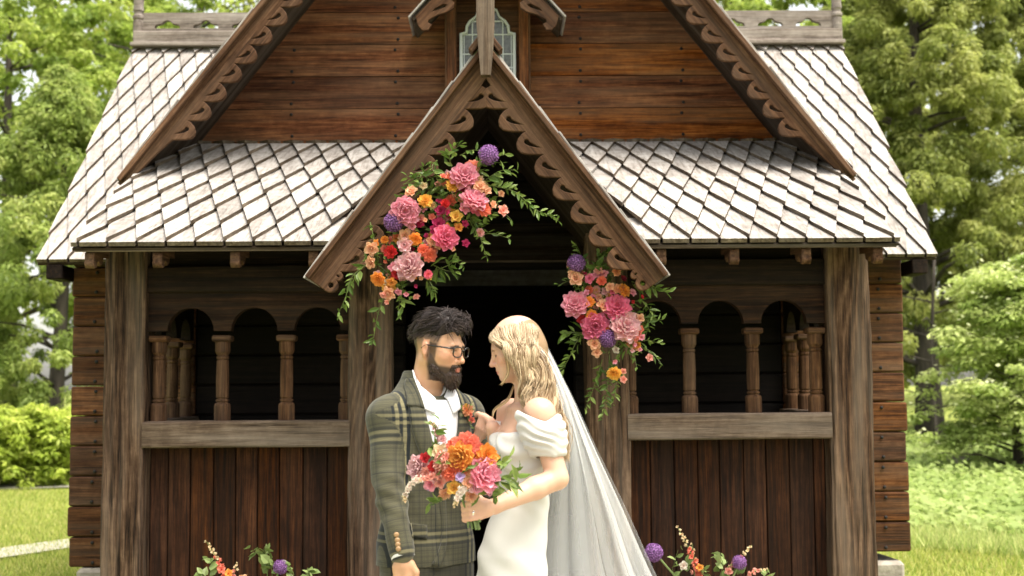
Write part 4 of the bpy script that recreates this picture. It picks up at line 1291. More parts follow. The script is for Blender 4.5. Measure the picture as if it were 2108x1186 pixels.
# ------------------------------------------------------------------------------------------------ GROOM
gf = np.array([math.sin(R(33)), -math.cos(R(33)), 0.0])
G0 = np.array([-0.322, 4.88, 0.0])
GT = Frame(axes(gf), G0)                                   # torso frame
hd = np.array([math.sin(R(62)), -math.cos(R(62)), -0.17])
GH = Frame(axes(hd, (0.02, 0.0, 1)), np.array(px(904, 716, 4.84)), 0.97)    # head frame
groom = empty('person', (G0[0], G0[1], 0))
tag(groom, 'bearded man in olive plaid suit, white open shirt and black glasses facing the bride', 'person')
gorg = (G0[0], G0[1], 0)
# joints
gs_r = GT.w((-0.168, 0.005, 1.432)); gs_l = GT.w((0.168, 0.005, 1.432))
ge_r = np.array(px(797, 985, 4.74)); gw_r = np.array(px(829, 1143, 4.66))
ge_l = np.array(px(1003, 990, 4.99)); gw_l = np.array(px(1088, 1040, 4.93))
# body: head, neck, trunk, arms, hands in one surface
S = Sdf((-0.62, 4.50, 0.02), (0.16, 5.12, 1.83), 0.0045)
add_head(S, GH)
S.add(cap(GH.w((0, 0.028, -0.06)), GT.w((0, 0.015, 1.47)), 0.057, 0.064), 0.03)
S.add(loft([0.86, 1.0, 1.12, 1.32, 1.42, 1.47, 1.50], [0]*7, [0]*7, [.15, .145, .14, .165, .16, .12, .07], [.10, .10, .095, .11, .095, .07, .06]), 0.03, GT)
for (a, b, c) in ((gs_r, ge_r, gw_r), (gs_l, ge_l, gw_l)):
    S.add(cap(a, b, 0.045, 0.038), 0.03); S.add(cap(b, c, 0.037, 0.027), 0.02)
for s_ in (-1, 1):
    S.add(cap(GT.w((s_*0.085, 0, 0.88)), GT.w((s_*0.09, -0.01, 0.48)), 0.08, 0.055), 0.03)
    S.add(cap(GT.w((s_*0.09, -0.01, 0.48)), GT.w((s_*0.09, 0.02, 0.10)), 0.053, 0.038), 0.03)
    S.add(cap(GT.w((s_*0.09, 0.03, 0.06)), GT.w((s_*0.10, -0.14, 0.05)), 0.036, 0.032), 0.02)
# right hand hanging, back of the hand to the camera, thumb in front
def limb(pts, rads, k=0.006):
    for i in range(len(pts)-1): S.add(cap(pts[i], pts[i+1], rads[i], rads[i+1]), k)
hx = lambda x, y, dy=0.0: np.array(px(x, y, 4.66+dy))
S.add(cap(gw_r, hx(830, 1160), 0.027, 0.030), 0.012)
S.add(cap(hx(818, 1168), hx(820, 1192), 0.019, 0.017), 0.012); S.add(cap(hx(834, 1166, -0.006), hx(836, 1192, -.004), 0.021, 0.018), 0.012)
S.add(cap(hx(845, 1168), hx(846, 1190), 0.017, 0.016), 0.012)
for (x0, y0, x1, y1, x2, y2, dd) in ((811, 1194, 810, 1217, 815, 1236, 0.0), (823, 1196, 822, 1223, 826, 1246, -0.004), (835, 1196, 836, 1224, 838, 1247, -0.006), (846, 1194, 849, 1219, 848, 1240, -.002)):
    limb([hx(x0, y0, dd), hx(x1, y1, dd+.004), hx(x2, y2, dd+.016)], [0.0095, 0.0085, 0.0065])
limb([hx(846, 1160, -.008), hx(857, 1178, -.012), hx(858, 1200, -.010)], [0.014, 0.0105, 0.008], 0.008)
# left hand on the bride's far side of the waist
lx_ = lambda x, y, dy=0.0: np.array(px(x, y, 4.90+dy))
S.add(cap(gw_l, lx_(1100, 1042, -.02), 0.026, 0.030), 0.012)
for k in range(4): limb([lx_(1104, 1030+9*k, -.03), lx_(1116, 1034+9*k, -.09), lx_(1114, 1038+9*k, -.15)], [0.0095, 0.009, 0.007])
limb([lx_(1098, 1032, -.02), lx_(1105, 1020, -.06), lx_(1110, 1018, -.10)], [0.013, 0.011, 0.008])
V, F = S.mesh(1)
L = GH.loc(V); lx, ly, lz = L.T
C = new_col(len(V), (0.53, 0.30, 0.18))
head = (lz > -0.13) & (V[:, 2] > 1.5)
C = blend(C, head*sstep(-.02, -.06, ly)*sstep(0.05, 0.0, np.abs(lz+0.025))*0.35, (0.50, 0.21, 0.13))
ear = head*(np.abs(lx) > 0.074)*(np.abs(lz+0.012) < 0.04)
C = blend(C, ear*0.4, (0.52, 0.20, 0.13))
hairc, beardc = (0.035, 0.026, 0.023), (0.030, 0.018, 0.012)
fade = head*sstep(-0.045, -0.028, ly+0.25*np.maximum(lz-0.03, 0))*sstep(-0.03, 0.055, lz+0.25*np.maximum(ly-0.03, 0))*(~(ear > 0))
fade = np.maximum(fade, head*sstep(0.045, 0.075, ly)*sstep(-0.075, -0.01, lz))
C = blend(C, fade*0.95, hairc)
chinl = -0.068+0.006*sstep(0.0, 0.03, np.abs(lx))+0.046*sstep(-0.050, -0.004, ly)
bd = head*sstep(chinl+0.008, chinl-0.008, lz)*sstep(0.012, -0.008, ly)*(lz > -0.125)
bd = np.maximum(bd, head*sstep(0.006, -0.002, ly)*sstep(-0.034, -0.026, ly)*(lz < 0.02)*(np.abs(lx) > 0.055)*0.85)
bd = np.maximum(bd, head*(np.abs(lz+0.0575) < 0.0055)*(np.abs(lx) < 0.030)*(ly < -0.07))
lipm = head*np.clip(1.6-1.6*np.sqrt((lx/0.021)**2+((lz+0.0715)/0.0105)**2), 0, 1)*(ly < -0.07)
C = blend(C, np.clip(bd, 0, 1)*0.96, beardc)
C = blend(C, np.clip(lipm*2, 0, 1), (0.44, 0.15, 0.11))
for s_ in (-1, 1):
    bx = s_*lx
    C = blend(C, head*sstep(0.0075, 0.003, np.abs(lz-0.0165+0.25*np.maximum(bx-0.03, 0)))*sstep(0.008, 0.014, bx)*sstep(0.054, 0.046, bx)*(ly < -0.05), hairc)
    C = blend(C, head*np.clip(1.5-1.5*np.sqrt(((bx-0.031)/0.0125)**2+((lz+0.0045)/0.0048)**2), 0, 1)*(ly < -0.06), (0.5, 0.46, 0.42))
    C = blend(C, head*np.clip(2-2*np.sqrt(((bx-0.032)/0.0060)**2+((lz+0.0045)/0.0058)**2), 0, 1)*(ly < -0.06), (0.02, 0.012, 0.009))
    C = blend(C, head*sstep(0.003, 0.001, np.abs(lz-0.002))*(np.abs(bx-0.031) < 0.014)*(ly < -0.06), (0.05, 0.03, 0.02))
wmesh('body', V, F, M['skin'], groom, gorg, {'Col': C})
SG = S
# jacket
J = Sdf((-0.66, 4.48, 0.84), (0.16, 5.16, 1.60), 0.006)
J.add(loft([0.875, 0.93, 1.02, 1.13, 1.25, 1.35, 1.43, 1.48, 1.52, 1.555, 1.59], [0]*11, [0.01, .01, .01, .008, 0, -.004, 0, .008, .016, .022, .026], [.196, .190, .180, .170, .176, .184, .182, .160, .118, .088, .074], [.132, .128, .120, .112, .120, .126, .118, .104, .092, .080, .070], 2.3), 0.0, GT)
for (a, b, c, s_) in ((gs_r, ge_r, gw_r, -1), (gs_l, ge_l, gw_l, 1)):
    J.add(ell(GT.w((s_*0.168, 0.0, 1.425)), (0.066, 0.070, 0.062)), 0.06)
    J.add(cap(a+np.array([0, 0, -.015]), b, 0.066, 0.057), 0.035)
    e = b+(c-b)*0.97
    J.add(cap(b, e, 0.057, 0.045), 0.012)
J.cut(cap(GH.w((0, 0.028, -0.06)), GT.w((0, 0.0, 1.44)), 0.066, 0.064), 0.006)
J.cut(ell((0.0, -0.085, 1.555), (0.050, 0.085, 0.060)), 0.01, GT)
V, F = J.mesh(2); N = normals(V, F)
def arm_coord(P, a, b, c):
    """distance along the arm and angle for the stripes"""
    ab, bc = b-a, c-b; l1, l2 = np.linalg.norm(ab), np.linalg.norm(bc)
    t1 = np.clip((P-a) @ ab/l1**2, -0.3, 1); t2 = np.clip((P-b) @ bc/l2**2, 0, 1.1)
    d1 = np.linalg.norm(P-(a+t1[:, None]*ab), axis=1); d2 = np.linalg.norm(P-(b+t2[:, None]*bc), axis=1)
    first = d1 < d2
    return np.where(first, t1*l1, l1+t2*l2), np.minimum(d1, d2), np.where(first[:, None], P-(a+t1[:, None]*ab), P-(b+t2[:, None]*bc))
# creases: long soft folds over the sleeve and below the arm
sl, dl, rel = arm_coord(V, gs_r, ge_r, gw_r)
w = sstep(0.10, 0.075, dl)
ang = np.arctan2(rel[:, 1], rel[:, 0])
V = V+N*(w*(0.0045*np.sin(sl*42+ang*2.1)*(0.35+0.65*np.exp(-((sl-0.30)/0.10)**2))+0.0030*np.sin(sl*95-ang*3.0)*np.exp(-((sl-0.32)/0.08)**2)))[:, None]
tl_ = GT.loc(V)
w2 = (1-w)
V = V+N*(w2*0.003*np.sin(tl_[:, 2]*38+tl_[:, 0]*26+1.3*np.sin(tl_[:, 0]*30))*sstep(1.36, 1.2, tl_[:, 2]))[:, None]
onarm = (sstep(0.085, 0.07, dl) > 0.5) & (tl_[:, 0] < -0.145)
u = np.where(onarm, 0.055+0.06*np.sin(ang), tl_[:, 0]+0.300+0.008)
v = np.where(onarm, sl*0.98+0.245-0.115, 1.60-tl_[:, 2]+0.035)
sl2, dl2, rel2 = arm_coord(V, gs_l, ge_l, gw_l)
wmesh('jacket', V, F, M['tweed'], groom, gorg, {'u': u.astype(np.float32), 'v': v.astype(np.float32)})
def surf(Sd, fr, x, z, off, y0=-0.34):
    """front surface of a field in a torso frame, pushed out by off"""
    x, z = np.asarray(x, float), np.asarray(z, float)
    ys = np.linspace(y0, 0.12, 240)
    best = np.full(x.shape, 0.0); done = np.zeros(x.shape, bool)
    for y in ys:
        P = (np.stack([x, np.full_like(x, y), z], 1)) @ fr.R.T*fr.sc+fr.o
        hit = (Sd.sample(P) < 0) & ~done
        best[hit] = y; done |= hit
    return np.stack([x, best-off, z], 1) @ fr.R.T*fr.sc+fr.o
def shell(name, Sd, fr, left, right, off, thick, mat, parent, org, nu=10, nv=24, uv=None, puff=0.0):
    """sheet between two (x,z) edge lines laid on a body surface, with thickness"""
    Lc, Rc = catmull([(a, 0, b) for a, b in left], nv), catmull([(a, 0, b) for a, b in right], nv)
    X, Z = [], []
    for i in range(nv+1):
        for j in range(nu+1):
            q = Lc[i]+(Rc[i]-Lc[i])*j/nu; X.append(q[0]); Z.append(q[2])
    X, Z = np.array(X), np.array(Z)
    j = np.tile(np.arange(nu+1)/nu, nv+1)
    o = off+puff*np.sin(j*math.pi)
    P = surf(Sd, fr, X, Z, 0.0)
    out = fr.R @ np.array([0, -1, 0])
    P2 = P.reshape(nv+1, nu+1, 3).copy()
    for _ in range(2): P2[1:-1] = 0.5*P2[1:-1]+0.25*(P2[:-2]+P2[2:])
    P = P2.reshape(-1, 3)
    top, bot = P+out*o[:, None], P+out*(off-thick)
    n = len(P); V_ = np.concatenate([top, bot]); F_ = []
    w_ = nu+1
    for i in range(nv):
        for k in range(nu):
            a = i*w_+k; F_.append((a, a+1, a+w_+1, a+w_)); F_.append((n+a, n+a+w_, n+a+w_+1, n+a+1))
    for i in range(nv):
        for a, b in ((i*w_, (i+1)*w_), ((i+1)*w_+nu, i*w_+nu)): F_.append((a, b, n+b, n+a))
    for k in range(nu):
        F_.append((k+1, k, n+k, n+k+1)); a = nv*w_+k; F_.append((a, a+1, n+a+1, n+a))
    at_ = None
    if uv: 
        at_ = {'u': np.tile(X*uv[0]+uv[1], 2), 'v': np.tile(Z*uv[2]+uv[3], 2)}
    o_ = wmesh(name, V_, np.array(F_), mat, parent, org, at_, smooth=True)
    return o_
shirt = shell('shirt', J, GT, [(-0.080, 1.480), (-0.070, 1.40), (-0.040, 1.28), (-0.006, 1.16)], [(0.072, 1.480), (0.062, 1.40), (0.036, 1.28), (0.006, 1.16)], 0.005, 0.012, M['cotton'], groom, gorg, puff=0.004)
for s_ in (-1, 1):
    shell('lapel', J, GT, [(s_*0.070, 1.515), (s_*0.072, 1.43), (s_*0.046, 1.30), (s_*0.004, 1.150)],
          [(s_*0.112, 1.500), (s_*0.128, 1.425), (s_*0.098, 1.30), (s_*0.010, 1.148)], 0.014, 0.012, M['tweed'], groom, gorg, nu=6, uv=(1, 0.308, -1, 1.635), puff=0.004)
    shell('lapel_collar', J, GT, [(s_*0.064, 1.562), (s_*0.066, 1.51), (s_*0.070, 1.452)], [(s_*0.094, 1.560), (s_*0.120, 1.500), (s_*0.134, 1.462)], 0.019, 0.010, M['tweed'], groom, gorg, nu=5, nv=10, uv=(1, 0.37, -1, 1.60))
    shell('shirt_collar', J, GT, [(s_*0.010, 1.520), (s_*0.026, 1.482), (s_*0.040, 1.430)], [(s_*0.070, 1.592), (s_*0.078, 1.53), (s_*0.075, 1.448)], 0.022, 0.009, M['cotton'], groom, gorg, nu=6, nv=12)
shell('pocket_flap', J, GT, [(-0.150, 1.045), (-0.152, 1.020), (-0.150, 0.995)], [(-0.062, 1.030), (-0.062, 1.005), (-0.064, 0.980)], 0.008, 0.008, M['tweed'], groom, gorg, nu=8, nv=6, uv=(1, 0.308, -1, 1.64))
shell('front_edge', J, GT, [(-0.012, 1.160), (-0.004, 1.05), (-0.008, 0.96), (-0.050, 0.885)], [(0.016, 1.152), (0.016, 1.05), (0.012, 0.95), (-0.020, 0.878)], 0.009, 0.009, M['tweed'], groom, gorg, nu=4, nv=16, uv=(1, 0.308, -1, 1.635))
# stand of the shirt collar round the neck
ca, cb = GH.w((0, 0.030, -0.105)), GT.w((0, 0.014, 1.49))
m_ = []
ring = [(0.068, 0.0), (0.070, 0.5), (0.072, 1.0)]
axn = (ca-cb)/np.linalg.norm(ca-cb); e1 = np.cross(axn, gf); e1 /= np.linalg.norm(e1); e2 = np.cross(axn, e1)
VV, FF = [], []
for j in range(4):
    for i in range(33):
        a = R(-58)+(R(238)+R(58))*i/32
        dip = 0.030*(0.5-0.5*math.sin(a))
        rr = (0.0665, 0.0685, 0.0715, 0.0735)[j]; h = (0.064, 0.066, 0.030, 0.012)[j] if j else 0.064
        q = cb+axn*(h-dip*0.8+0.012)+(e1*math.cos(a)+(-e2 if e2.dot(gf) > 0 else e2)*math.sin(a))*rr
        VV.append(q)
for j in range(3):
    for i in range(32): FF.append((j*33+i, j*33+i+1, (j+1)*33+i+1, (j+1)*33+i))
wmesh('collar_band', VV, np.array(FF), M['cotton'], groom, gorg)
# trousers
Tr = Sdf((-0.58, 4.62, 0.06), (-0.02, 5.12, 0.97), 0.008)
Tr.add(loft([0.80, 0.87, 0.95], [0]*3, [0]*3, [.172, .172, .165], [.118, .116, .11]), 0.0, GT)
for s_ in (-1, 1):
    Tr.add(cap(GT.w((s_*0.085, 0, 0.86)), GT.w((s_*0.092, -0.01, 0.48)), 0.098, 0.078), 0.02)
    Tr.add(cap(GT.w((s_*0.092, -0.01, 0.48)), GT.w((s_*0.092, 0.02, 0.11)), 0.078, 0.066), 0.02)
V, F = Tr.mesh(2); q = GT.loc(V)
wmesh('trousers', V, F, M['trouser'], groom, gorg, {'u': q[:, 0]+0.32, 'v': 1.6-q[:, 2]})
for s_ in (-1, 1):
    Sh = Sdf(GT.w((s_*0.095, -0.06, 0.06))-0.2, GT.w((s_*0.095, -0.06, 0.06))+0.2, 0.008)
    Sh.add(cap(GT.w((s_*0.092, 0.04, 0.065)), GT.w((s_*0.10, -0.17, 0.045)), 0.048, 0.040), 0.0); Sh.cut(half((0, 0, 1), 0.004, (-1, 4, -.3), (1, 5.3, .01)), 0.0)
    V, F = Sh.mesh(2); wmesh('shoe', V, F, M['acetate'], groom, gorg)
# cuffs and buttons
def ringmesh(c, n, r0, r1, h, seg=28):
    n = np.array(n)/np.linalg.norm(n); e = np.cross(n, (0, 0.9, 0.3)); e /= np.linalg.norm(e); f = np.cross(n, e); V_, F_ = [], []
    for (r, z) in ((r0-.003, 0), (r0, 0), (r1, h), (r1-.003, h)):
        for i in range(seg): V_.append(np.array(c)+n*z+(e*math.cos(2*math.pi*i/seg)+f*math.sin(2*math.pi*i/seg))*r)
    for j in range(4):
        k = (j+1) % 4
        for i in range(seg): F_.append((j*seg+i, j*seg+(i+1) % seg, k*seg+(i+1) % seg, k*seg+i))
    return np.array(V_), np.array(F_)
dn = (gw_r-ge_r)/np.linalg.norm(gw_r-ge_r)
V, F = ringmesh(gw_r-dn*0.012, dn, 0.043, 0.042, 0.020); wmesh('shirt_cuff', V, F, M['cotton'], groom, gorg)
for k, (x, y) in enumerate(((816, 1101), (818, 1112), (819, 1121), (820, 1130))):
    P = None
    for Y in np.linspace(4.55, 4.75, 160):
        p = np.array(px(x, y, Y))
        if J.sample(p[None])[0] < 0: P = p; break
    if P is not None:
        MB().lathe([(0.009, -0.003), (0.010, 0.001), (0.008, 0.005), (0.004, 0.006)], 10, tuple(P-np.array(gorg)), Matrix.Rotation(math.pi/2, 3, 'X')).build('cuff_button', M['button'], groom, smooth=True)
for k, z in enumerate((1.44, 1.38, 1.32, 1.26)):
    P = surf(J, GT, [0.002], [z], 0.0095)[0]
    MB().lathe([(0.0045, -0.002), (0.0045, 0.002), (0.001, 0.003)], 8, tuple(P-np.array(gorg)), Matrix.Rotation(math.pi/2, 3, 'X') @ Matrix.Rotation(R(-20), 3, 'Y')).build('shirt_button', M['pearl'], groom)
# glasses
gl_ = MB()
for s_ in (-1, 1):
    pts = []
    for i in range(25):
        a = 2*math.pi*i/24
        ex = 0.0245*math.copysign(abs(math.cos(a))**0.75, math.cos(a)); ez = 0.0195*math.copysign(abs(math.sin(a))**0.75, math.sin(a))
        pts.append(GH.w((s_*0.033+ex, -0.108+0.010*((abs(s_*0.033+ex)/0.06)**2), -0.003+ez))-np.array(gorg))
    gl_.tube(pts, 0.0026, 7, cap=False)
    gl_.tube([GH.w(p)-np.array(gorg) for p in ((s_*0.057, -0.098, 0.009), (s_*0.072, -0.080, 0.009), (s_*0.0785, -0.02, 0.008), (s_*0.081, 0.012, 0.008), (s_*0.080, 0.030, -0.008))], [0.0034, 0.0032, 0.0028, 0.0026, 0.002], 7)
gl_.tube([GH.w(p)-np.array(gorg) for p in ((-0.010, -0.109, 0.004), (0, -0.112, 0.006), (0.010, -0.109, 0.004))], 0.0024, 7)
gl_.build('glasses', M['acetate'], groom, smooth=True)
# beard
Bd = Sdf(GH.o-0.16, GH.o+0.16, 0.004)
Bd.add(ell((0, -0.080, -0.108), (0.030, 0.026, 0.034)), 0.0, GH)
Bd.add(ell((0, -0.082, -0.130), (0.021, 0.019, 0.020)), 0.02, GH)
for s_ in (-1, 1):
    Bd.add(cap((s_*0.060, -0.004, -0.048), (s_*0.050, -0.028, -0.082), 0.012, 0.018), 0.015, GH)
    Bd.add(cap((s_*0.050, -0.028, -0.082), (s_*0.020, -0.072, -0.108), 0.018, 0.023), 0.02, GH)
    Bd.add(cap((s_*0.006, -0.100, -0.0575), (s_*0.026, -0.088, -0.066), 0.0055, 0.006), 0.008, GH)
    Bd.add(cap((s_*0.026, -0.087, -0.066), (s_*0.026, -0.082, -0.092), 0.006, 0.010), 0.012, GH)
Bd.cut(ell((0, -0.108, -0.0715), (0.021, 0.022, 0.0095)), 0.004, GH)
V, F = Bd.mesh(1); N = normals(V, F); gb = np.random.default_rng(3)
V = V+N*(gb.normal(size=len(V))*0.0012)[:, None]
wmesh('beard', V, F, M['hair'], groom, gorg, {'Col': np.tile(beardc, (len(V), 1))*gb.uniform(0.6, 1.6, (len(V), 1))})
cv, rd, cl = [], [], []
idx = gb.choice(len(V), 600); fwd = GH.R @ np.array([0, -0.25, -1.0])
for i in idx:
    if GH.loc(V[i][None])[0, 2] > -0.062: continue
    d = N[i]*0.6+fwd*0.9+gb.normal(size=3)*0.25; d /= np.linalg.norm(d); ln = gb.uniform(0.004, 0.009)
    cv.append(np.array([V[i]-N[i]*0.002, V[i]+d*ln*0.5, V[i]+d*ln+fwd*ln*0.3])); rd.append(0.0011); cl.append(np.array(beardc)*gb.uniform(0.5, 1.9))
# hair
Hr = Sdf(GH.o-0.17, GH.o+0.17, 0.004)
Hr.add(ell((0, 0.014, 0.064), (0.071, 0.091, 0.062)), 0.0, GH)
Hr.add(ell((0.0, -0.042, 0.103), (0.056, 0.048, 0.036)), 0.03, GH)
Hr.add(ell((0.0, 0.014, 0.106), (0.058, 0.064, 0.032)), 0.03, GH)
Hr.add(ell((0, 0.052, 0.045), (0.069, 0.051, 0.058)), 0.02, GH)
Hr.cut(half((0, 0, 1), 0.036, (-.12, -.2, -.2), (.12, .2, .2)) if False else (np.array((-.15, -.2, -.2)), np.array((.15, .2, .2)), lambda x, y, z: z-0.040+0.28*np.maximum(y, -0.03)), 0.012, GH)
V, F = Hr.mesh(1); N = normals(V, F); q = GH.loc(V)
V = V+N*(0.005*np.sin(q[:, 0]*150+q[:, 1]*50)+0.004*np.sin(q[:, 1]*120+q[:, 0]*60+q[:, 2]*40))[:, None]
wmesh('hair', V, F, M['hair'], groom, gorg, {'Col': np.tile((0.022, 0.016, 0.015), (len(V), 1))*gb.uniform(0.7, 1.3, (len(V), 1))})
idx = gb.choice(len(V), 2800)
for i in idx:
    p = q[i]
    if p[2] < 0.062-0.30*max(p[1], -0.03): continue
    lockp = mnoise.noise(Vector((p[0]*38, p[1]*38, p[2]*38+4)))*2.2
    front = sstep(-0.01, -0.06, np.array([p[1]]))[0]; side = min(1.0, abs(p[0])/0.07)
    flow = np.array([0.55*math.sin(lockp*1.5)-0.15*np.sign(p[0])*side, 0.75-1.05*front, -0.25-0.2*side+0.5*front])+gb.normal(size=3)*0.10
    nl = GH.R.T @ N[i]
    tang = flow-nl*flow.dot(nl); tang /= (np.linalg.norm(tang)+1e-9)
    d = GH.R @ tang; ln = gb.uniform(0.035, 0.075); n_ = N[i]
    curl = gb.uniform(0.002, 0.008)+0.008*front
    s0 = V[i]-n_*0.003
    cv.append(np.array([s0+d*ln*s+n_*(curl*math.sin(s*2.9)-0.004*s)+GH.R @ np.array([0.006*math.sin(lockp*2+s*3), 0, -0.012*front*s*s]) for s in np.linspace(0, 1, 7)]))
    rd.append(gb.uniform(0.0008, 0.0017)); k = np.clip(0.35+0.4*math.sin(lockp*3)+0.25*gb.normal(), 0, 1)**1.5
    cl.append(np.array((0.020, 0.014, 0.013))*(1-k)+np.array((0.062, 0.045, 0.041))*k)
V, F, C = strands(cv, rd, cl); wmesh('hair_strands', V, F, M['hair'], groom, gorg, {'Col': C})

# ------------------------------------------------------------------------------------------------ BRIDE
bf = np.array([-math.sin(R(72)), -math.cos(R(72)), 0.0])
B0 = np.array([0.030, 4.72, 0.0])
BT = Frame(axes(bf), B0)
bh = np.array([-math.sin(R(91)), -math.cos(R(91)), -0.34])
BH = Frame(axes(bh, (0.0, -0.02, 1)), np.array(px(1061, 714, 4.71)), 0.93)
bride = empty('person', (B0[0], B0[1], 0))
tag(bride, 'woman in ivory off-shoulder gown with long veil and wavy blonde hair holding a bouquet', 'person')
borg = (B0[0], B0[1], 0)
bs_l = np.array(px(1112, 852, 4.585)); be_l = np.array(px(1147, 985, 4.545)); bw_l = np.array(px(1018, 1043, 4.44))
bs_r = BT.w((-0.145, 0.01, 1.425)); be_r = np.array(px(1040, 985, 4.86)); bw_r = np.array(px(1014, 880, 4.755))
S = Sdf((-0.36, 4.36, 0.86), (0.26, 4.99, 1.80), 0.0042)
add_head(S, BH, True)
S.add(cap(BH.w((0, 0.024, -0.055)), BT.w((0, 0.030, 1.45)), 0.047, 0.050), 0.025)
zt = [0.88, 0.95, 1.05, 1.13, 1.22, 1.30, 1.37, 1.42, 1.455, 1.475]
S.add(loft(zt, [0]*10, [-.03, -.03, -.01, .005, .010, .008, .012, .02, .028, .032], [.10, .10, .095, .095, .112, .128, .138, .125, .085, .05], [.08, .08, .075, .070, .080, .088, .084, .066, .052, .046]), 0.02, BT)
for s_ in (-1, 1): S.add(ell((s_*0.058, -0.048, 1.312), (0.050, 0.042, 0.052)), 0.03, BT)
S.add(cap(BT.w((-0.02, -0.030, 1.445)), BT.w((-0.13, 0.0, 1.448)), 0.012, 0.016), 0.03); S.add(cap(BT.w((0.02, -0.030, 1.445)), BT.w((0.13, 0.0, 1.448)), 0.012, 0.016), 0.03)
for (a, b, c) in ((bs_l, be_l, bw_l), (bs_r, be_r, bw_r)):
    S.add(ell(a, (0.050, 0.052, 0.052)), 0.04)
    S.add(cap(a, b, 0.044, 0.039), 0.035); S.add(cap(b, b+(c-b)*0.35, 0.038, 0.039), 0.012); S.add(cap(b+(c-b)*0.35, c, 0.039, 0.0245), 0.012)
# left hand closed round the stems
q = lambda x, y, dy=0.0: np.array(px(x, y, 4.41+dy))
S.add(cap(bw_l, q(1000, 1046, 0.01), 0.024, 0.026), 0.014)
S.add(cap(q(1000, 1042, 0.0), q(985, 1040, -0.008), 0.022, 0.018), 0.014); S.add(cap(q(1002, 1052, 0.0), q(988, 1060, -0.006), 0.022, 0.017), 0.014)
for k in range(4):
    yk = 1033+10.5*k; xk = 986+1.0*k
    limb([q(xk, yk, -.012), q(xk-19, yk+2.5, -.024), q(xk-33, yk+5.5, -.008), q(xk-30, yk+8, 0.018)], [0.0105, 0.0098, 0.0088, 0.0075], 0.004)
limb([q(1000, 1036, 0.01), q(985, 1024, 0.02), q(968, 1022, 0.022)], [0.013, 0.0105, 0.008], 0.008)
# right hand laid on his chest, fingers pointing down
hitY = 4.70
for Y in np.linspace(4.5, 4.95, 200):
    if J.sample(np.array(px(984, 880, Y))[None])[0] < 0: hitY = Y; break
q2 = lambda x, y, dy=0.0: np.array(px(x, y, hitY-0.016+dy))
S.add(cap(bw_r, q2(1009, 868, -0.01), 0.020, 0.017), 0.012)
S.add(cap(q2(1008, 866, -.01), q2(993, 857, -.008), 0.014, 0.011), 0.010); S.add(cap(q2(1012, 872, -.01), q2(1003, 868, -.006), 0.014, 0.011), 0.010); S.add(cap(q2(1012, 874, -.01), q2(1010, 872, -.006), 0.012, 0.010), 0.008)
for k in range(4):
    limb([q2(990+6.3*k, 857+4.2*k, -.010), q2(982+6.3*k, 879+4*k, -.014), q2(976+6.8*k, 903+(4, 7, 5, -1)[k], .0)], [0.0085, 0.0078, 0.006], 0.003)
limb([q2(1000, 857, -.004), q2(984, 852, .0), q2(973, 860, .004)], [0.010, 0.0085, 0.007], 0.008)
V, F = S.mesh(1)
L = BH.loc(V); lx, ly, lz = L.T
C = new_col(len(V), (0.56, 0.335, 0.235)); head = (V[:, 2] > 1.54) & (lz > -0.13)
C = blend(C, head*np.exp(-(((np.abs(lx)-0.045)/0.022)**2+((lz+0.03)/0.02)**2))*0.5, (0.62, 0.25, 0.18))
C = blend(C, head*(ly < -0.095)*(lz > -0.052)*(lz < -0.02)*0.35, (0.62, 0.27, 0.2))
C = blend(C, head*np.clip(3-3*np.sqrt((lx/0.021)**2+((lz+0.0715)/0.010)**2), 0, 1)*(ly < -0.07), (0.50, 0.13, 0.12))
for s_ in (-1, 1):
    bx = s_*lx
    C = blend(C, head*sstep(0.0055, 0.002, np.abs(lz-0.0155+0.25*np.maximum(bx-0.03, 0)))*sstep(0.008, 0.014, bx)*sstep(0.052, 0.044, bx)*(ly < -0.05)*0.8, (0.20, 0.11, 0.06))
    C = blend(C, head*sstep(0.0042, 0.0018, np.abs(lz+0.0085+0.10*np.abs(bx-0.031)))*sstep(0.017, 0.014, np.abs(bx-0.031))*(ly < -0.06), (0.025, 0.015, 0.012))
    C = blend(C, head*np.exp(-(((bx-0.031)/0.014)**2+((lz-0.002)/0.006)**2))*(ly < -0.06)*0.35, (0.35, 0.17, 0.12))
# knuckle warmth
C = blend(C, sstep(0.05, 0.0, np.abs(V[:, 2]-1.085))*(V[:, 1] < 4.43)*0.15, (0.62, 0.27, 0.19))
wmesh('body', V, F, M['skin'], bride, borg, {'Col': C})
SB = S
# gown
D = Sdf((-0.42, 4.30, 0.0), (0.52, 5.18, 1.46), 0.0075)
zt = [0.01, 0.25, 0.50, 0.70, 0.84, 0.93, 1.03, 1.12, 1.20, 1.28, 1.34, 1.39]
D.add(loft(zt, [0]*12, [.0, -.02, -.04, -.045, -.043, -.038, -.018, .004, .010, .008, .008, .012], [.30, .225, .18, .158, .152, .148, .130, .116, .124, .138, .146, .150], [.28, .19, .146, .126, .120, .116, .102, .088, .090, .097, .098, .092]), 0.0, BT)
for s_ in (-1, 1): D.add(ell((s_*0.058, -0.058, 1.305), (0.060, 0.050, 0.066)), 0.035, BT)
nck = lambda x, y, z: -(z-1.372+0.16*np.maximum(-y-0.02, 0)-0.10*np.abs(x)+0.05*np.exp(-(x/0.05)**2)*(y < 0))
D.cut((np.array((-.3, -.3, 1.2)), np.array((.3, .3, 1.5)), lambda x, y, z: -(z-(1.366-0.10*np.clip(-y-0.05, 0, 1)+0.10*np.clip(np.abs(x)-0.08, 0, 1)))*-1*-1), 0.006, BT)
V, F = D.mesh(2); N = normals(V, F); p = BT.loc(V)
x_, y_, z_ = p.T
fold = 0.0045*np.sin((z_*0.9+x_*0.55-y_*0.35)*95+2.0*np.sin(x_*14))*sstep(1.16, 1.24, z_)*sstep(1.37, 1.33, z_)
fold += 0.0030*np.sin((z_+0.8*y_)*70+1.5*np.sin(y_*20))*np.exp(-((z_-1.13)/0.05)**2)
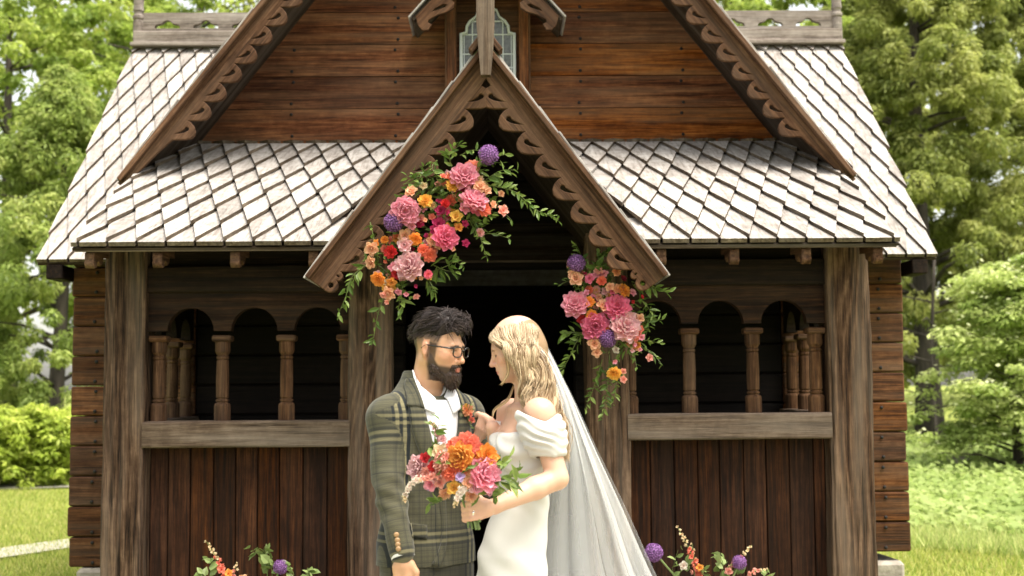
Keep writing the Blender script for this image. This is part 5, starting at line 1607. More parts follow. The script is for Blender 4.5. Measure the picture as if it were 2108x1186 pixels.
fold += 0.0050*np.sin((z_*1.0+y_*0.7+x_*0.5)*42+1.2*np.sin(z_*13))*np.exp(-((z_-0.80)/0.16)**2)
fold += 0.010*np.sin(np.arctan2(x_, -y_+0.05)*9+z_*2)*sstep(0.75, 0.2, z_)
V = V+N*fold[:, None]
wmesh('gown', V, F, M['satin'], bride, borg)
# draped off-shoulder sleeve, near arm
ua = (be_l-bs_l)/np.linalg.norm(be_l-bs_l); lat = np.array([0, 1.0, 0]); lat = lat-lat.dot(ua)*ua; lat /= np.linalg.norm(lat); sd = np.cross(ua, lat)
VV = []; nv_, nu_ = 34, 56
cA, cB = bs_l+ua*0.028, bs_l+ua*0.166
for i in range(nv_+1):
    s = i/nv_
    for j in range(nu_):
        a = 2*math.pi*j/nu_
        dirv = sd*math.cos(a)+lat*math.sin(a)
        c = cA+(cB-cA)*s
        front = np.clip(dirv @ np.array([-1.0, -0.1, 0]), -1, 1)          # towards the chest
        base = 0.066+0.012*math.sin(math.pi*s)-0.016*s*s
        dia = s*3.1+0.55*s*s+0.75*front+0.22*math.sin(a*2)+0.12*math.sin(a*5+s*4)                             # folds hang in swags
        rr = base+0.0060*(0.65+0.35*math.sin(a*2.0+s*9))*math.sin(2*math.pi*dia*1.25+0.8*math.sin(a*3))*(0.35+0.65*math.sin(math.pi*min(1, s*1.1)))
        if i == nv_: rr -= 0.014
        if i == 0: rr -= 0.006
        lift = ua*(-0.045*max(0, front)*(1-s*0.6)-0.012*math.cos(2*a)*(1-s))
        ch = np.array([-0.018, 0.012, 0])*max(0, front)
        VV.append(c+dirv*rr+lift*1.0+ch)
FF = [(i*nu_+j, i*nu_+(j+1) % nu_, (i+1)*nu_+(j+1) % nu_, (i+1)*nu_+j) for i in range(nv_) for j in range(nu_)]
wmesh('sleeve', VV, np.array(FF), M['satin'], bride, borg)
ua2 = (be_r-bs_r)/np.linalg.norm(be_r-bs_r)
V, F = ringmesh(bs_r+ua2*0.03, ua2, 0.062, 0.060, 0.12); wmesh('sleeve', V, F, M['satin'], bride, borg)
# jewellery
e_ = BH.w((0.083, 0.006, -0.046)); MB().lathe([(0.0012, 0.016), (0.0014, 0.008), (0.0055, 0.004), (0.0075, -0.002), (0.0055, -0.008), (0.001, -0.010)], 10, tuple(e_-np.array(borg))).build('earring', M['pearl'], bride, smooth=True)
V, F = ringmesh(q(974, 1056, -.022)-np.array([0.003, 0, 0]), (1, 0.1, -0.15), 0.0118, 0.0118, 0.006); wmesh('ring', V, F, M['silver'], bride, borg)
# hair: cap, mass and wavy locks
gh = np.random.default_rng(8)
Hc = Sdf((-0.14, 4.52, 1.20), (0.36, 4.92, 1.82), 0.0048)
Hc.add(ell((0, 0.020, 0.028), (0.0775, 0.094, 0.084)), 0.0, BH)
Hc.add(ell((0, 0.050, -0.02), (0.072, 0.070, 0.085)), 0.02, BH)
for a, b, r0, r1 in (((1092, 720, 4.68), (1105, 790, 4.66), 0.052, 0.044), ((1105, 790, 4.67), (1120, 850, 4.665), 0.044, 0.038), ((1120, 850, 4.665), (1146, 915, 4.66), 0.036, 0.014)):
    Hc.add(cap(np.array(px(*a)), np.array(px(*b)), r0, r1), 0.03)
Hc.cut((np.array((-.12, -.2, -.2)), np.array((.12, .2, .2)), lambda x, y, z: (y+0.052+0.85*np.minimum(z-0.045, 0.05)*-0.55+0.25*np.minimum(z+0.0, 0)*-1.0)), 0.014, BH)
V, F = Hc.mesh(2); N = normals(V, F)
wmesh('hair', V, F, M['hair'], bride, borg, {'Col': np.tile((0.24, 0.155, 0.085), (len(V), 1))})
cv, rd, cl = [], [], []
lerp = lambda a, b, t_: np.array(a, float)*(1-t_)+np.array(b, float)*t_
hy = 4.71
sil = lambda x: float(np.interp(x, (1004, 1010, 1022, 1045, 1070, 1092, 1104), (697, 684, 671, 660, 656.5, 662, 672)))
for i in range(2300):
    a = gh.uniform(0, 1); dep = gh.uniform(0, 1)
    x0 = 1006+92*a
    P0 = np.array([x0, sil(x0)+1.5, hy+0.004+0.010*gh.normal()])
    P0b = np.array([x0+3+7*a, sil(x0)+11, hy-0.052-0.008*math.sin(a*math.pi)])
    P1 = lerp((1021, 705, hy-0.080), (1104, 699, hy-0.062), a)+np.array([0, 0, -0.016*math.sin(a*math.pi)])
    P2 = lerp((1046, 728, hy-0.094), (1116, 738, hy-0.076), a)+np.array([0, 0, -0.010*math.sin(a*math.pi)])
    P3 = lerp((1078, 775, hy-0.096), (1132, 785, hy-0.080), a)
    P4 = lerp((1080, 826, hy-0.104), (1146, 836, hy-0.088), a)
    P5 = lerp((1116, 872, hy-0.122), (1160, 890, hy-0.100), a)
    P6 = lerp((1146, 905+32*dep, hy-0.112), (1162, 925+32*dep, hy-0.095), a)
    pts = [P0, P0b, P1, P2, P3, P4, P5, P6][:(8 if gh.uniform() < 0.6 else 7)]
    c_ = catmull([np.array(px(*p_)) for p_ in pts], 22)
    s = np.linspace(0, 1, 23)
    lock = math.floor(a*11+0.35*gh.normal()); ph = a*3.5+0.8*math.sin(lock*1.9)+0.18*gh.normal()
    amp = (0.017+0.005*math.sin(lock*3.1))*sstep(0.20, 0.45, s)
    fq = 19.0+1.0*math.sin(lock*1.3)
    c_[:, 0] += amp*np.sin(s*fq+ph); c_[:, 1] += 0.6*amp*np.cos(s*fq+ph)-0.010*dep*sstep(0.15, 0.4, s)
    c_[:, 2] += 0.25*amp*np.sin(s*fq+ph+1.0)
    c_ += gh.normal(size=3)*0.0026*sstep(0.0, 0.3, s)[:, None]+(gh.normal(size=3)*0.010*(gh.uniform() < 0.05))[None, :]*sstep(0.3, 1.0, s)[:, None]
    cv.append(c_); rd.append(gh.uniform(0.0008, 0.0019))
    k = np.clip(0.5+0.30*math.sin(lock*2.3)+0.30*gh.normal(), 0, 1)
    cl.append(np.array((0.20, 0.125, 0.066))*(1-k)+np.array((0.68, 0.53, 0.355))*k)
for i in range(18):           # loose tendril in front of the ear, and one on the far side
    P = [(1030, 706, hy-0.082), (1042, 735, hy-0.086), (1046, 765, hy-0.082), (1036, 785, hy-0.078), (1030+gh.normal()*2, 792, hy-0.07)]
    if i > 10: P = [(1058, 795, hy+0.03), (1046, 822, hy+0.02), (1020, 842, hy+0.02), (1014, 858, hy+0.01)]
    c_ = catmull([np.array(px(*p_)) for p_ in P], 14)+gh.normal(size=3)*0.0022
    cv.append(c_); rd.append(0.0018); cl.append(np.array((0.52, 0.36, 0.20))*gh.uniform(0.6, 1.3))
V, F, C = strands(cv, rd, cl, 4); wmesh('hair_strands', V, F, M['hair'], bride, borg, {'Col': C})
# veil: from the crown down behind her to the right
def veil(layer):
    nu_, nv_ = 90, 60; VV = []
    for i in range(nv_+1):
        s = i/nv_
        fr_ = np.array(px(*catmull([(1067, 659, hy-.035), (1098, 700, hy-.070), (1120, 745, hy-.085), (1142, 800, hy-.090), (1154, 860, hy-.085), (1148, 940, hy-.02), (1122, 1050, hy+.03), (1104, 1230, hy+.02), (1095, 1480, hy)], nv_)[i]))
        bk = np.array(px(*catmull([(1088, 664, hy+.04), (1115, 694, hy+.04), (1135, 732, hy+.04), (1158, 780, hy+.05), (1182, 830, hy+.06), (1225, 925, hy+.08), (1285, 1050, hy+.10), (1346, 1186, hy+.12), (1470, 1440, hy+.16)], nv_)[i]))
        for j in range(nu_+1):
            t_ = j/nu_
            p_ = fr_+(bk-fr_)*t_
            w = sstep(0.0, 0.35, np.array([s]))[0]
            am = (0.006+0.042*s)*w
            ph = t_*2*math.pi*(2.2+layer*0.9)*(0.8+0.4*t_)+layer*1.7+0.9*math.sin(t_*7+layer)+0.5*s
            p_ = p_+np.array([0.25*am*math.cos(ph*1.0+0.6), am*math.sin(ph)+0.05*layer*w-0.02, 0])
            VV.append(p_)
    FF = [(i*(nu_+1)+j, i*(nu_+1)+j+1, (i+1)*(nu_+1)+j+1, (i+1)*(nu_+1)+j) for i in range(nv_) for j in range(nu_)]
    wmesh('veil', VV, np.array(FF), M['tulle'], bride, borg)
veil(0); veil(1)
MB().tube([tuple(np.array(px(x, y, hy+d))-np.array(borg)) for x, y, d in ((1074, 660, -.05), (1084, 662, -.02), (1090, 664, .02), (1088, 664, .05))], 0.006, 8).build('hair_comb', M['pearl'], bride, smooth=True)
# ================================================================ FLOWERS
def petal_mat(name, rough=0.55, trans=0.3):
    t = NT(name); c = t.attr('Col')
    oi = t.new('ShaderNodeObjectInfo')
    col = t.mix(1.0, c, oi.outputs['Color'], 'MULTIPLY')
    t.l(col, t.b.inputs['Base Color']); t.set(Roughness=rough, Specular_IOR_Level=0.2)
    tr = t.new('ShaderNodeBsdfTranslucent'); t.l(col, tr.inputs['Color'])
    mx = t.new('ShaderNodeMixShader'); mx.inputs[0].default_value = trans
    t.l(t.b.outputs[0], mx.inputs[1]); t.l(tr.outputs[0], mx.inputs[2]); t.l(mx.outputs[0], t.out.inputs['Surface'])
    return t.m
M['petal'] = petal_mat('flower_petal')
M['sprig'] = leaf_mat('sprig_leaf', 0.4, 0.2)
gfl = np.random.default_rng(21)
def petal(L, W, cupd, curl, ruff, seed, nu=4, nv=5):
    """cupped petal: base at origin, grows along +Z, outer face to +Y"""
    V, F = [], []
    for i in range(nv+1):
        s = i/nv
        w = W*math.sin(math.pi*min(0.97, 0.10+0.78*s))**0.8
        for j in range(nu+1):
            u = j/nu*2-1
            y = cupd*math.sin(s*1.9)*L*0.55-curl*L*s**3-0.28*W*u*u*(1-0.35*s)
            z = L*s*(1-0.10*u*u*s)+ruff*L*s*math.sin(u*7+seed)*0.5
            V.append((w*u*0.5, y+ruff*L*s*s*math.sin(u*5+seed*2), z))
    for i in range(nv):
        for j in range(nu):
            a = i*(nu+1)+j; F.append((a, a+1, a+nu+2, a+nu+1))
    return np.array(V), np.array(F)
def flower_mesh(name, rings, seed, tint=None, center=None):
    """rings: (count, radius, length, width, opening deg, cup, curl, ruffle); the flower faces +Z"""
    r = random.Random(seed); VV, FF, CC = [], [], []; n = 0
    for ri, (cnt, rad, Ln, W, op, cu, cr, rf_) in enumerate(rings):
        for k in range(cnt):
            V, F = petal(Ln*r.uniform(0.9, 1.1), W, cu, cr, rf_, r.uniform(0, 6))
            a = 2*math.pi*(k+0.5*(ri % 2))/cnt+r.uniform(-.2, .2)
            Mx = np.array(Matrix.Rotation(a, 3, 'Z') @ Matrix.Rotation(R(op+r.uniform(-7, 7))*-1, 3, 'X'))
            V = V @ Mx.T+np.array([-math.sin(a)*-rad*0, 0, 0])
            off = np.array(Matrix.Rotation(a, 3, 'Z') @ Vector((0, rad, 0)))
            V = V+off+np.array([0, 0, -rad*0.25])
            sh = np.linspace(0, 1, 6).repeat(5)
            c = np.stack([1.0-0.05*sh, 0.74+0.26*sh, 0.76+0.24*sh], 1)*r.uniform(0.86, 1.05)*(0.84+0.16*ri/max(1, len(rings)-1))
            if tint is not None: c = c*np.array(tint(ri/max(1, len(rings)-1)))
            VV.append(V); FF.append(F+n); CC.append(c); n += len(V)
    VV = np.concatenate(VV); FF = np.concatenate(FF); CC = np.concatenate(CC)
    me = np_mesh(name, VV, FF, {'Col': np.clip(CC, 0, 1)}); me.materials.append(M['petal'])
    me.polygons.foreach_set('use_smooth', [True]*len(me.polygons)); return me
# unit flowers, radius about 1
PEONY = [flower_mesh('peony', [(6, 0.05, 0.85, 0.55, 8, 0.5, 0.0, 0.10), (8, 0.16, 0.95, 0.70, 20, 0.5, 0.0, 0.10), (9, 0.25, 1.0, 0.85, 36, 0.55, 0.02, 0.09), (9, 0.32, 1.05, 0.95, 54, 0.6, 0.04, 0.07), (8, 0.34, 1.0, 1.0, 78, 0.6, 0.0, 0.05), (6, 0.30, 0.9, 0.9, 105, 0.4, 0.0, 0.04)], i) for i in (1, 2, 3)]
RANUN = [flower_mesh('ranunculus', [(5, 0.04, 0.62, 0.5, 2, 0.7, -0.2, 0.0), (7, 0.16, 0.74, 0.62, 14, 0.75, -0.15, 0.0), (8, 0.28, 0.82, 0.75, 30, 0.8, -0.1, 0.0), (8, 0.36, 0.86, 0.85, 52, 0.8, 0.0, 0.01), (7, 0.38, 0.80, 0.85, 80, 0.7, 0.0, 0.02)], i, tint=lambda f: (1, 0.8+0.2*f, 0.6+0.4*f)) for i in (4, 5)]
STOCK = [flower_mesh('stock', [(4, 0.03, 0.4, 0.4, 10, 0.4, 0.0, 0.15), (5, 0.1, 0.62, 0.6, 45, 0.4, 0.05, 0.15), (5, 0.12, 0.7, 0.7, 80, 0.3, 0.05, 0.15)], i) for i in (6, 7)]
def allium_mesh(seed):
    g_ = np.random.default_rng(seed); n = 170
    k = np.arange(n)+0.5; ph = np.arccos(1-2*k/n); th = math.pi*(1+5**0.5)*k
    d = np.stack([np.cos(th)*np.sin(ph), np.sin(th)*np.sin(ph), np.cos(ph)], 1)
    VV, CC = [], []
    for q_ in range(3):
        N = d+g_.normal(size=d.shape)*0.35
        V, F, C = leaves(d*g_.uniform(0.86, 1.02, (n, 1)), N, 0.30, 0.45, np.ones((n, 3))*g_.uniform(0.55, 1.25, (n, 1)), g_)
        VV.append(V); CC.append(C)
    V = np.concatenate(VV); me = np_mesh('allium', V, np.arange(len(V)).reshape(-1, 4), {'Col': np.clip(np.concatenate(CC), 0, 1)})
    # dark core
    bm = bmesh.new(); bm.from_mesh(me); bmesh.ops.create_icosphere(bm, subdivisions=2, radius=0.82); bm.to_mesh(me); bm.free()
    at_ = me.attributes['Col'].data
    for i in range(len(V), len(me.vertices)): at_[i].color = (0.35, 0.35, 0.35, 1)
    me.materials.append(M['petal']); return me
ALLI = [allium_mesh(1), allium_mesh(2)]
BUD = flower_mesh('bud', [(4, 0.05, 0.9, 0.7, 6, 0.7, -0.25, 0.0), (4, 0.12, 0.8, 0.7, 20, 0.8, -0.2, 0.0)], 12)
HUE = {'pink': (0.92, 0.42, 0.52), 'hotpink': (0.88, 0.24, 0.38), 'blush': (0.88, 0.56, 0.58), 'peach': (0.90, 0.54, 0.33), 'orange': (0.92, 0.44, 0.10), 'yellow': (0.88, 0.58, 0.13), 'coral': (0.92, 0.29, 0.20), 'red': (0.66, 0.05, 0.06), 'burg': (0.26, 0.015, 0.04), 'purple': (0.34, 0.16, 0.42), 'lilac': (0.58, 0.48, 0.78), 'cream': (0.88, 0.76, 0.48), 'salmon': (0.92, 0.46, 0.37), 'magenta': (0.58, 0.05, 0.17), 'white': (0.84, 0.78, 0.66)}
def bloom(kind, hue, p, r, face, parent, seed=None):
    pool = {'peony': PEONY, 'ranunculus': RANUN, 'allium': ALLI, 'stock': STOCK, 'bud': [BUD]}[kind]
    g_ = gfl
    me = pool[int(g_.integers(0, len(pool)))]
    o = link(kind, me, None, parent)
    f = Vector(face)+Vector(g_.normal(size=3)*0.22); f.normalize()
    ro = f.to_track_quat('Z', 'Y').to_matrix() @ Matrix.Rotation(g_.uniform(0, 6.28), 3, 'Z')
    o.matrix_local = Matrix.Translation(Vector(p)-f*r*0.25) @ ro.to_4x4() @ Matrix.Diagonal((r, r, r*0.95, 1))
    h = np.array(HUE[hue])*g_.uniform(0.88, 1.1); o.color = (*np.clip(h, 0, 1), 1)
    return o
LEAFC = [(0.055, 0.10, 0.018), (0.10, 0.16, 0.03), (0.18, 0.24, 0.06)]
def sprig(pts, n, size, parent, asp=0.36, pal=LEAFC, name='leaf_sprig', spread=1.0, tipc=None):
    """stem with leaves in pairs along it, as one branch"""
    c = catmull(pts, 24); VV, FF, CC = [], [], []; k0 = 0
    m_ = MB().tube(c, [0.0028*(1.1-0.8*i/24) for i in range(25)], 5)
    base = np.array(m_.v); nf = m_.f
    P, N, T, C, SZ = [], [], [], [], []
    for i in range(n):
        s = 0.10+0.90*i/max(1, n-1); j = s*24; a = c[min(24, int(j))]; tt = c[min(24, int(j)+1)]-c[max(0, int(j)-1)]; tt = tt/(np.linalg.norm(tt)+1e-9)
        sd = np.cross(tt, gfl.normal(size=3)); sd /= (np.linalg.norm(sd)+1e-9)
        d = tt*0.65+sd*0.9*spread; d /= np.linalg.norm(d); sz = size*gfl.uniform(0.65, 1.2)*(1-0.35*s)
        P.append(a+d*sz*0.5); T.append(d); nn = np.cross(d, gfl.normal(size=3)); nn = nn/(np.linalg.norm(nn)+1e-9)+np.array([0, -0.45, 0.55]); N.append(nn); SZ.append(sz)
        k = gfl.uniform(0, 1)*(len(pal)-1); q_ = int(k); C.append(np.array(pal[q_])*(1-k+q_)+np.array(pal[min(q_+1, len(pal)-1)])*(k-q_))
    P, N, T, C = map(np.array, (P, N, T, C))
    N = N/np.linalg.norm(N, axis=1, keepdims=True); T = T-(T*N).sum(1, keepdims=True)*N; T /= np.linalg.norm(T, axis=1, keepdims=True); B = np.cross(N, T)
    s = np.array(SZ)[:, None]; w = s*asp
    # pointed leaf with a folded midrib: 6 verts, 4 quads-as-two strips
    A0, A1, A2, A3 = P-T*s*.5, P-T*s*.12-N*s*.03, P+T*s*.22-N*s*.03, P+T*s*.5-N*s*.10
    L1, L2, R1, R2 = P-T*s*.14+B*w*.5+N*s*.05, P+T*s*.18+B*w*.40+N*s*.03, P-T*s*.14-B*w*.5+N*s*.05, P+T*s*.18-B*w*.40+N*s*.03
    V = np.stack([A0, A1, A2, A3, L1, L2, R1, R2], 1).reshape(-1, 3); nl = len(P)
    q0 = np.array([[0, 1, 4, 4], [1, 2, 5, 4], [2, 3, 5, 5], [0, 6, 1, 1], [6, 7, 2, 1], [7, 3, 2, 2]])
    faces = [tuple(dict.fromkeys(f+8*i)) for i in range(nl) for f in q0]
    me = bpy.data.meshes.new(name)
    me.from_pydata([tuple(p) for p in base]+[tuple(p) for p in V], [], list(nf)+[tuple(int(x)+len(base) for x in f) for f in faces])
    at_ = me.attributes.new('Col', 'FLOAT_COLOR', 'POINT')
    col = np.concatenate([np.tile([0.11, 0.14, 0.04, 1], (len(base), 1)), np.concatenate([np.repeat(C, 8, 0), np.ones((nl*8, 1))], 1)]).astype(np.float32)
    at_.data.foreach_set('color', col.ravel()); me.materials.append(M['sprig'])
    return link(name, me, None, parent, smooth=False)
def spike(pts, n, r, hue, tip, parent, name='flower_spike'):
    """snapdragon-like spike: florets get smaller and greener to the tip"""
    c = catmull(pts, 24); o = empty(name, (0, 0, 0), 0, parent)
    MB().tube(c, [0.004*(1.1-0.8*i/24) for i in range(25)], 5).build('stem', M['stemg'], o)
    for i in range(n):
        s = 0.22+0.78*i/(n-1); a = c[int(s*24)]; an = i*2.4
        sz = r*(1.15-0.85*s)
        d = Vector((math.cos(an), math.sin(an)-0.5, 0.25)).normalized()
        b = bloom('stock' if s < 0.62 else 'bud', hue if s < 0.78 else tip, Vector(a)+d*sz*0.7, sz*1.25, d, o)
        b.name = 'floret'
t = NT('green_stem'); M['stemg'] = t.set(Base_Color=(0.12, 0.17, 0.05, 1), Roughness=0.6)

def fpx(x, y, Y, jit=0.0): return px(x, y, Y+jit)
CAMF = (0.0, -1.0, 0.18)
# ---------------- arch spray over the doorway (left) and on the right post
def arch_thing(label, items, Y, sprigs, anchor, smalls):
    root = empty('flower_garland', fpx(*anchor, Y+0.05)); tag(root, label, 'flower garland')
    org = root.location
    for (kind, hue, x, y, rp, dy) in items:
        r = rp/FPX*Y*(1.25 if kind in ('stock', 'bud') else 1.1)
        p = fpx(x, y, Y+dy)-org
        f = Vector(CAMF)+Vector(((x-anchor[0])/250, 0, -(y-anchor[1])/250))
        bloom(kind, hue, p, r, f, root)
    for (pts, n, sz) in sprigs:
        sprig([fpx(x, y, Y+dy)-org for (x, y, dy) in pts], n, sz, root)
    for (x0, x1, y0, y1, slope, n) in smalls:
        for k in range(int(n*0.9)):                            # small accent blooms low between the others
            s = gfl.uniform(0.02, 0.98); w = gfl.normal()*0.33
            bloom('stock' if k % 3 else 'ranunculus', ['peach', 'blush', 'coral', 'pink', 'salmon', 'yellow', 'magenta', 'cream'][k % 8], fpx(x0+(x1-x0)*s+w*slope[0], y0+(y1-y0)*s+w*slope[1], Y-0.0)-org, gfl.uniform(0.018, 0.034), CAMF, root)          # filler leaves and buds between the big blooms
        for k in range(n):
            s = gfl.uniform(0, 1); w = gfl.normal()*0.30
            x = x0+(x1-x0)*s+w*slope[0]; y = y0+(y1-y0)*s+w*slope[1]
            a = gfl.uniform(0, 6.28); ln = gfl.uniform(35, 70)
            sprig([fpx(x, y, Y+0.07)-org, fpx(x+math.cos(a)*ln*0.5, y-math.sin(a)*ln*0.5-6, Y+0.03)-org, fpx(x+math.cos(a)*ln, y-math.sin(a)*ln, Y-0.01)-org], 9, 0.058, root)
    return root
def conv(lst, ox, oy, sc): return [(k, h, ox+x/sc, oy+y/sc, r/sc, d) for (k, h, x, y, r, d) in lst]
HL = conv([('allium', 'purple', 975, 105, 58, -.03), ('peony', 'pink', 820, 232, 62, -.05), ('ranunculus', 'yellow', 748, 295, 34, -.05), ('stock', 'coral', 735, 245, 34, -.03), ('stock', 'coral', 690, 240, 22, -.03),
    ('stock', 'peach', 490, 330, 42, -.04), ('ranunculus', 'yellow', 580, 390, 36, -.05), ('ranunculus', 'red', 702, 405, 24, -.05), ('stock', 'magenta', 672, 450, 36, -.03), ('peony', 'pink', 885, 375, 62, -.06), ('stock', 'peach', 920, 300, 45, -.05), ('stock', 'peach', 960, 330, 32, -.04),
    ('peony', 'hotpink', 900, 410, 48, -.04), ('stock', 'pink', 822, 440, 38, -.05), ('ranunculus', 'coral', 942, 445, 34, -.05), ('stock', 'peach', 1000, 415, 28, -.03), ('stock', 'salmon', 1060, 448, 38, -.03),
    ('peony', 'pink', 455, 460, 64, -.06), ('allium', 'purple', 380, 520, 58, -.04), ('stock', 'yellow', 765, 485, 42, -.05), ('stock', 'magenta', 660, 530, 44, -.03), ('stock', 'magenta', 640, 570, 34, -.02), ('stock', 'orange', 785, 550, 32, -.03), ('stock', 'magenta', 825, 535, 24, -.02), ('stock', 'orange', 715, 555, 28, -.03),
    ('peony', 'hotpink', 712, 615, 56, -.06), ('stock', 'peach', 625, 640, 40, -.04), ('stock', 'peach', 660, 665, 28, -.04), ('ranunculus', 'orange', 518, 632, 32, -.05), ('stock', 'peach', 455, 605, 46, -.04), ('stock', 'blush', 450, 665, 50, -.05), ('stock', 'burg', 490, 690, 24, -.02), ('stock', 'pink', 497, 550, 26, -.04), ('bud', 'peach', 580, 515, 16, -.04),
    ('stock', 'peach', 245, 690, 48, -.05), ('stock', 'orange', 275, 655, 28, -.03), ('stock', 'peach', 240, 775, 42, -.05), ('ranunculus', 'orange', 330, 635, 20, -.03), ('ranunculus', 'red', 365, 708, 32, -.05), ('ranunculus', 'coral', 568, 700, 30, -.05), ('ranunculus', 'coral', 608, 730, 34, -.05), ('bud', 'peach', 750, 690, 18, -.04),
    ('peony', 'blush', 475, 785, 66, -.06), ('stock', 'pink', 390, 805, 38, -.04), ('stock', 'red', 400, 845, 34, -.04), ('ranunculus', 'orange', 287, 878, 36, -.05), ('ranunculus', 'hotpink', 598, 845, 22, -.05), ('stock', 'orange', 515, 862, 18, -.04), ('stock', 'peach', 555, 870, 16, -.04), ('stock', 'orange', 372, 895, 34, -.04),
    ('stock', 'peach', 350, 965, 46, -.05), ('stock', 'salmon', 320, 975, 24, -.05), ('bud', 'salmon', 348, 1015, 18, -.04), ('stock', 'pink', 412, 955, 26, -.04), ('bud', 'pink', 465, 965, 18, -.04), ('bud', 'magenta', 520, 915, 14, -.04), ('bud', 'magenta', 715, 465, 18, -.04), ('bud', 'coral', 335, 765, 14, -.03)], 680, 280, 2.965)
SPL = [([(930, 345, .03), (926, 318, 0), (950, 296, -.02)], 16, 0.075), ([(985, 350, .02), (1000, 330, 0), (1040, 318, -.02)], 14, 0.075), ([(1000, 380, .02), (1060, 395, .0), (1100, 430, .0), (1150, 452, .02)], 46, 0.062),
       ([(1000, 370, .02), (1030, 352, 0), (1060, 350, 0)], 14, 0.07), ([(965, 440, .03), (985, 480, .01), (1003, 532, .02)], 18, 0.058), ([(760, 540, .02), (725, 570, 0), (712, 610, -.02), (694, 652, 0)], 24, 0.068),
       ([(800, 590, .03), (780, 640, .03), (770, 690, .03), (765, 705, .03)], 18, 0.065), ([(890, 545, .02), (915, 556, 0), (938, 560, 0)], 7, 0.11), ([(890, 560, .02), (925, 545, 0), (935, 535, 0)], 5, 0.11), ([(880, 570, .02), (890, 590, 0), (898, 600, 0)], 4, 0.10),
       ([(820, 610, .02), (828, 625, 0), (830, 640, 0)], 6, 0.09), ([(900, 330, .03), (890, 345, 0), (905, 380, -.02)], 12, 0.07), ([(830, 380, .02), (860, 370, 0), (880, 345, 0)], 14, 0.07)]
arch_thing('large diagonal garland of mixed flowers along the left slope of the doorway gable', HL, 6.32, SPL, (850, 460), [(780, 1000, 580, 350, (75, 75), 80)])
HR = conv([('allium', 'purple', 208, 190, 54, -.04), ('stock', 'peach', 205, 285, 52, -.05), ('stock', 'peach', 180, 260, 34, -.04), ('stock', 'hotpink', 290, 290, 34, -.04), ('stock', 'salmon', 350, 235, 32, -.04), ('stock', 'pink', 335, 265, 30, -.03), ('stock', 'pink', 385, 255, 28, -.03), ('ranunculus', 'coral', 370, 303, 26, -.05), ('ranunculus', 'peach', 470, 242, 26, -.05), ('bud', 'red', 515, 212, 22, -.03), ('bud', 'burg', 510, 295, 24, -.03),
    ('stock', 'peach', 420, 340, 32, -.05), ('ranunculus', 'peach', 478, 355, 28, -.05), ('ranunculus', 'orange', 523, 364, 34, -.05), ('stock', 'pink', 575, 380, 26, -.03), ('peony', 'pink', 200, 450, 62, -.06), ('ranunculus', 'orange', 292, 440, 28, -.05), ('stock', 'peach', 385, 455, 52, -.05), ('peony', 'hotpink', 470, 470, 62, -.06), ('bud', 'red', 570, 440, 14, -.03), ('bud', 'red', 548, 480, 14, -.03), ('bud', 'red', 630, 410, 14, -.03),
    ('ranunculus', 'orange', 305, 525, 30, -.05), ('stock', 'red', 242, 555, 34, -.03), ('stock', 'orange', 265, 605, 24, -.03), ('peony', 'hotpink', 330, 600, 66, -.06), ('peony', 'blush', 530, 590, 74, -.07), ('stock', 'magenta', 345, 535, 26, -.02), ('stock', 'cream', 455, 605, 28, -.05), ('ranunculus', 'orange', 405, 602, 20, -.05), ('stock', 'peach', 620, 545, 34, -.04), ('stock', 'coral', 590, 650, 44, -.05), ('stock', 'coral', 620, 620, 28, -.05), ('bud', 'pink', 625, 670, 24, -.04),
    ('allium', 'purple', 410, 680, 54, -.06), ('stock', 'peach', 325, 710, 46, -.06), ('stock', 'peach', 340, 765, 36, -.05), ('stock', 'peach', 335, 655, 26, -.05), ('bud', 'burg', 480, 670, 20, -.03), ('stock', 'white', 460, 750, 26, -.05), ('bud', 'pink', 455, 825, 18, -.04), ('bud', 'pink', 583, 718, 16, -.04), ('bud', 'pink', 615, 745, 16, -.04), ('bud', 'blush', 565, 755, 16, -.04),
    ('ranunculus', 'yellow', 450, 908, 36, -.05), ('stock', 'salmon', 510, 890, 22, -.04), ('stock', 'salmon', 510, 940, 26, -.04), ('stock', 'pink', 270, 380, 24, -.03), ('stock', 'hotpink', 440, 375, 22, -.03)], 1120, 480, 3.121)
SPR_ = [([(1230, 560, .03), (1240, 530, 0), (1255, 503, -.02)], 18, 0.085), ([(1240, 560, .03), (1230, 540, 0), (1235, 520, 0)], 10, 0.09), ([(1300, 580, .02), (1335, 590, 0), (1376, 602, 0)], 26, 0.072), ([(1300, 560, .02), (1320, 570, 0), (1345, 600, 0)], 18, 0.07), ([(1300, 620, .02), (1325, 622, 0), (1338, 640, 0)], 12, 0.08),
        ([(1220, 690, .02), (1190, 700, 0), (1170, 740, 0), (1150, 772, .02)], 30, 0.070), ([(1215, 690, .02), (1180, 685, 0), (1160, 688, 0)], 8, 0.09), ([(1240, 740, .02), (1225, 790, .02), (1205, 840, .02)], 26, 0.062), ([(1255, 730, .02), (1250, 800, .0), (1240, 862, .0)], 34, 0.062), ([(1265, 740, .02), (1270, 780, 0), (1262, 830, 0)], 24, 0.060), ([(1200, 560, .02), (1190, 548, 0), (1180, 555, 0)], 8, 0.08), ([(1320, 650, .02), (1335, 665, 0), (1330, 690, 0)], 8, 0.07)]
arch_thing('compact hanging cluster of pink, peach and purple flowers on the right door post', HR, 6.60, SPR_, (1250, 640), [(1210, 1310, 560, 720, (70, 60), 55)])

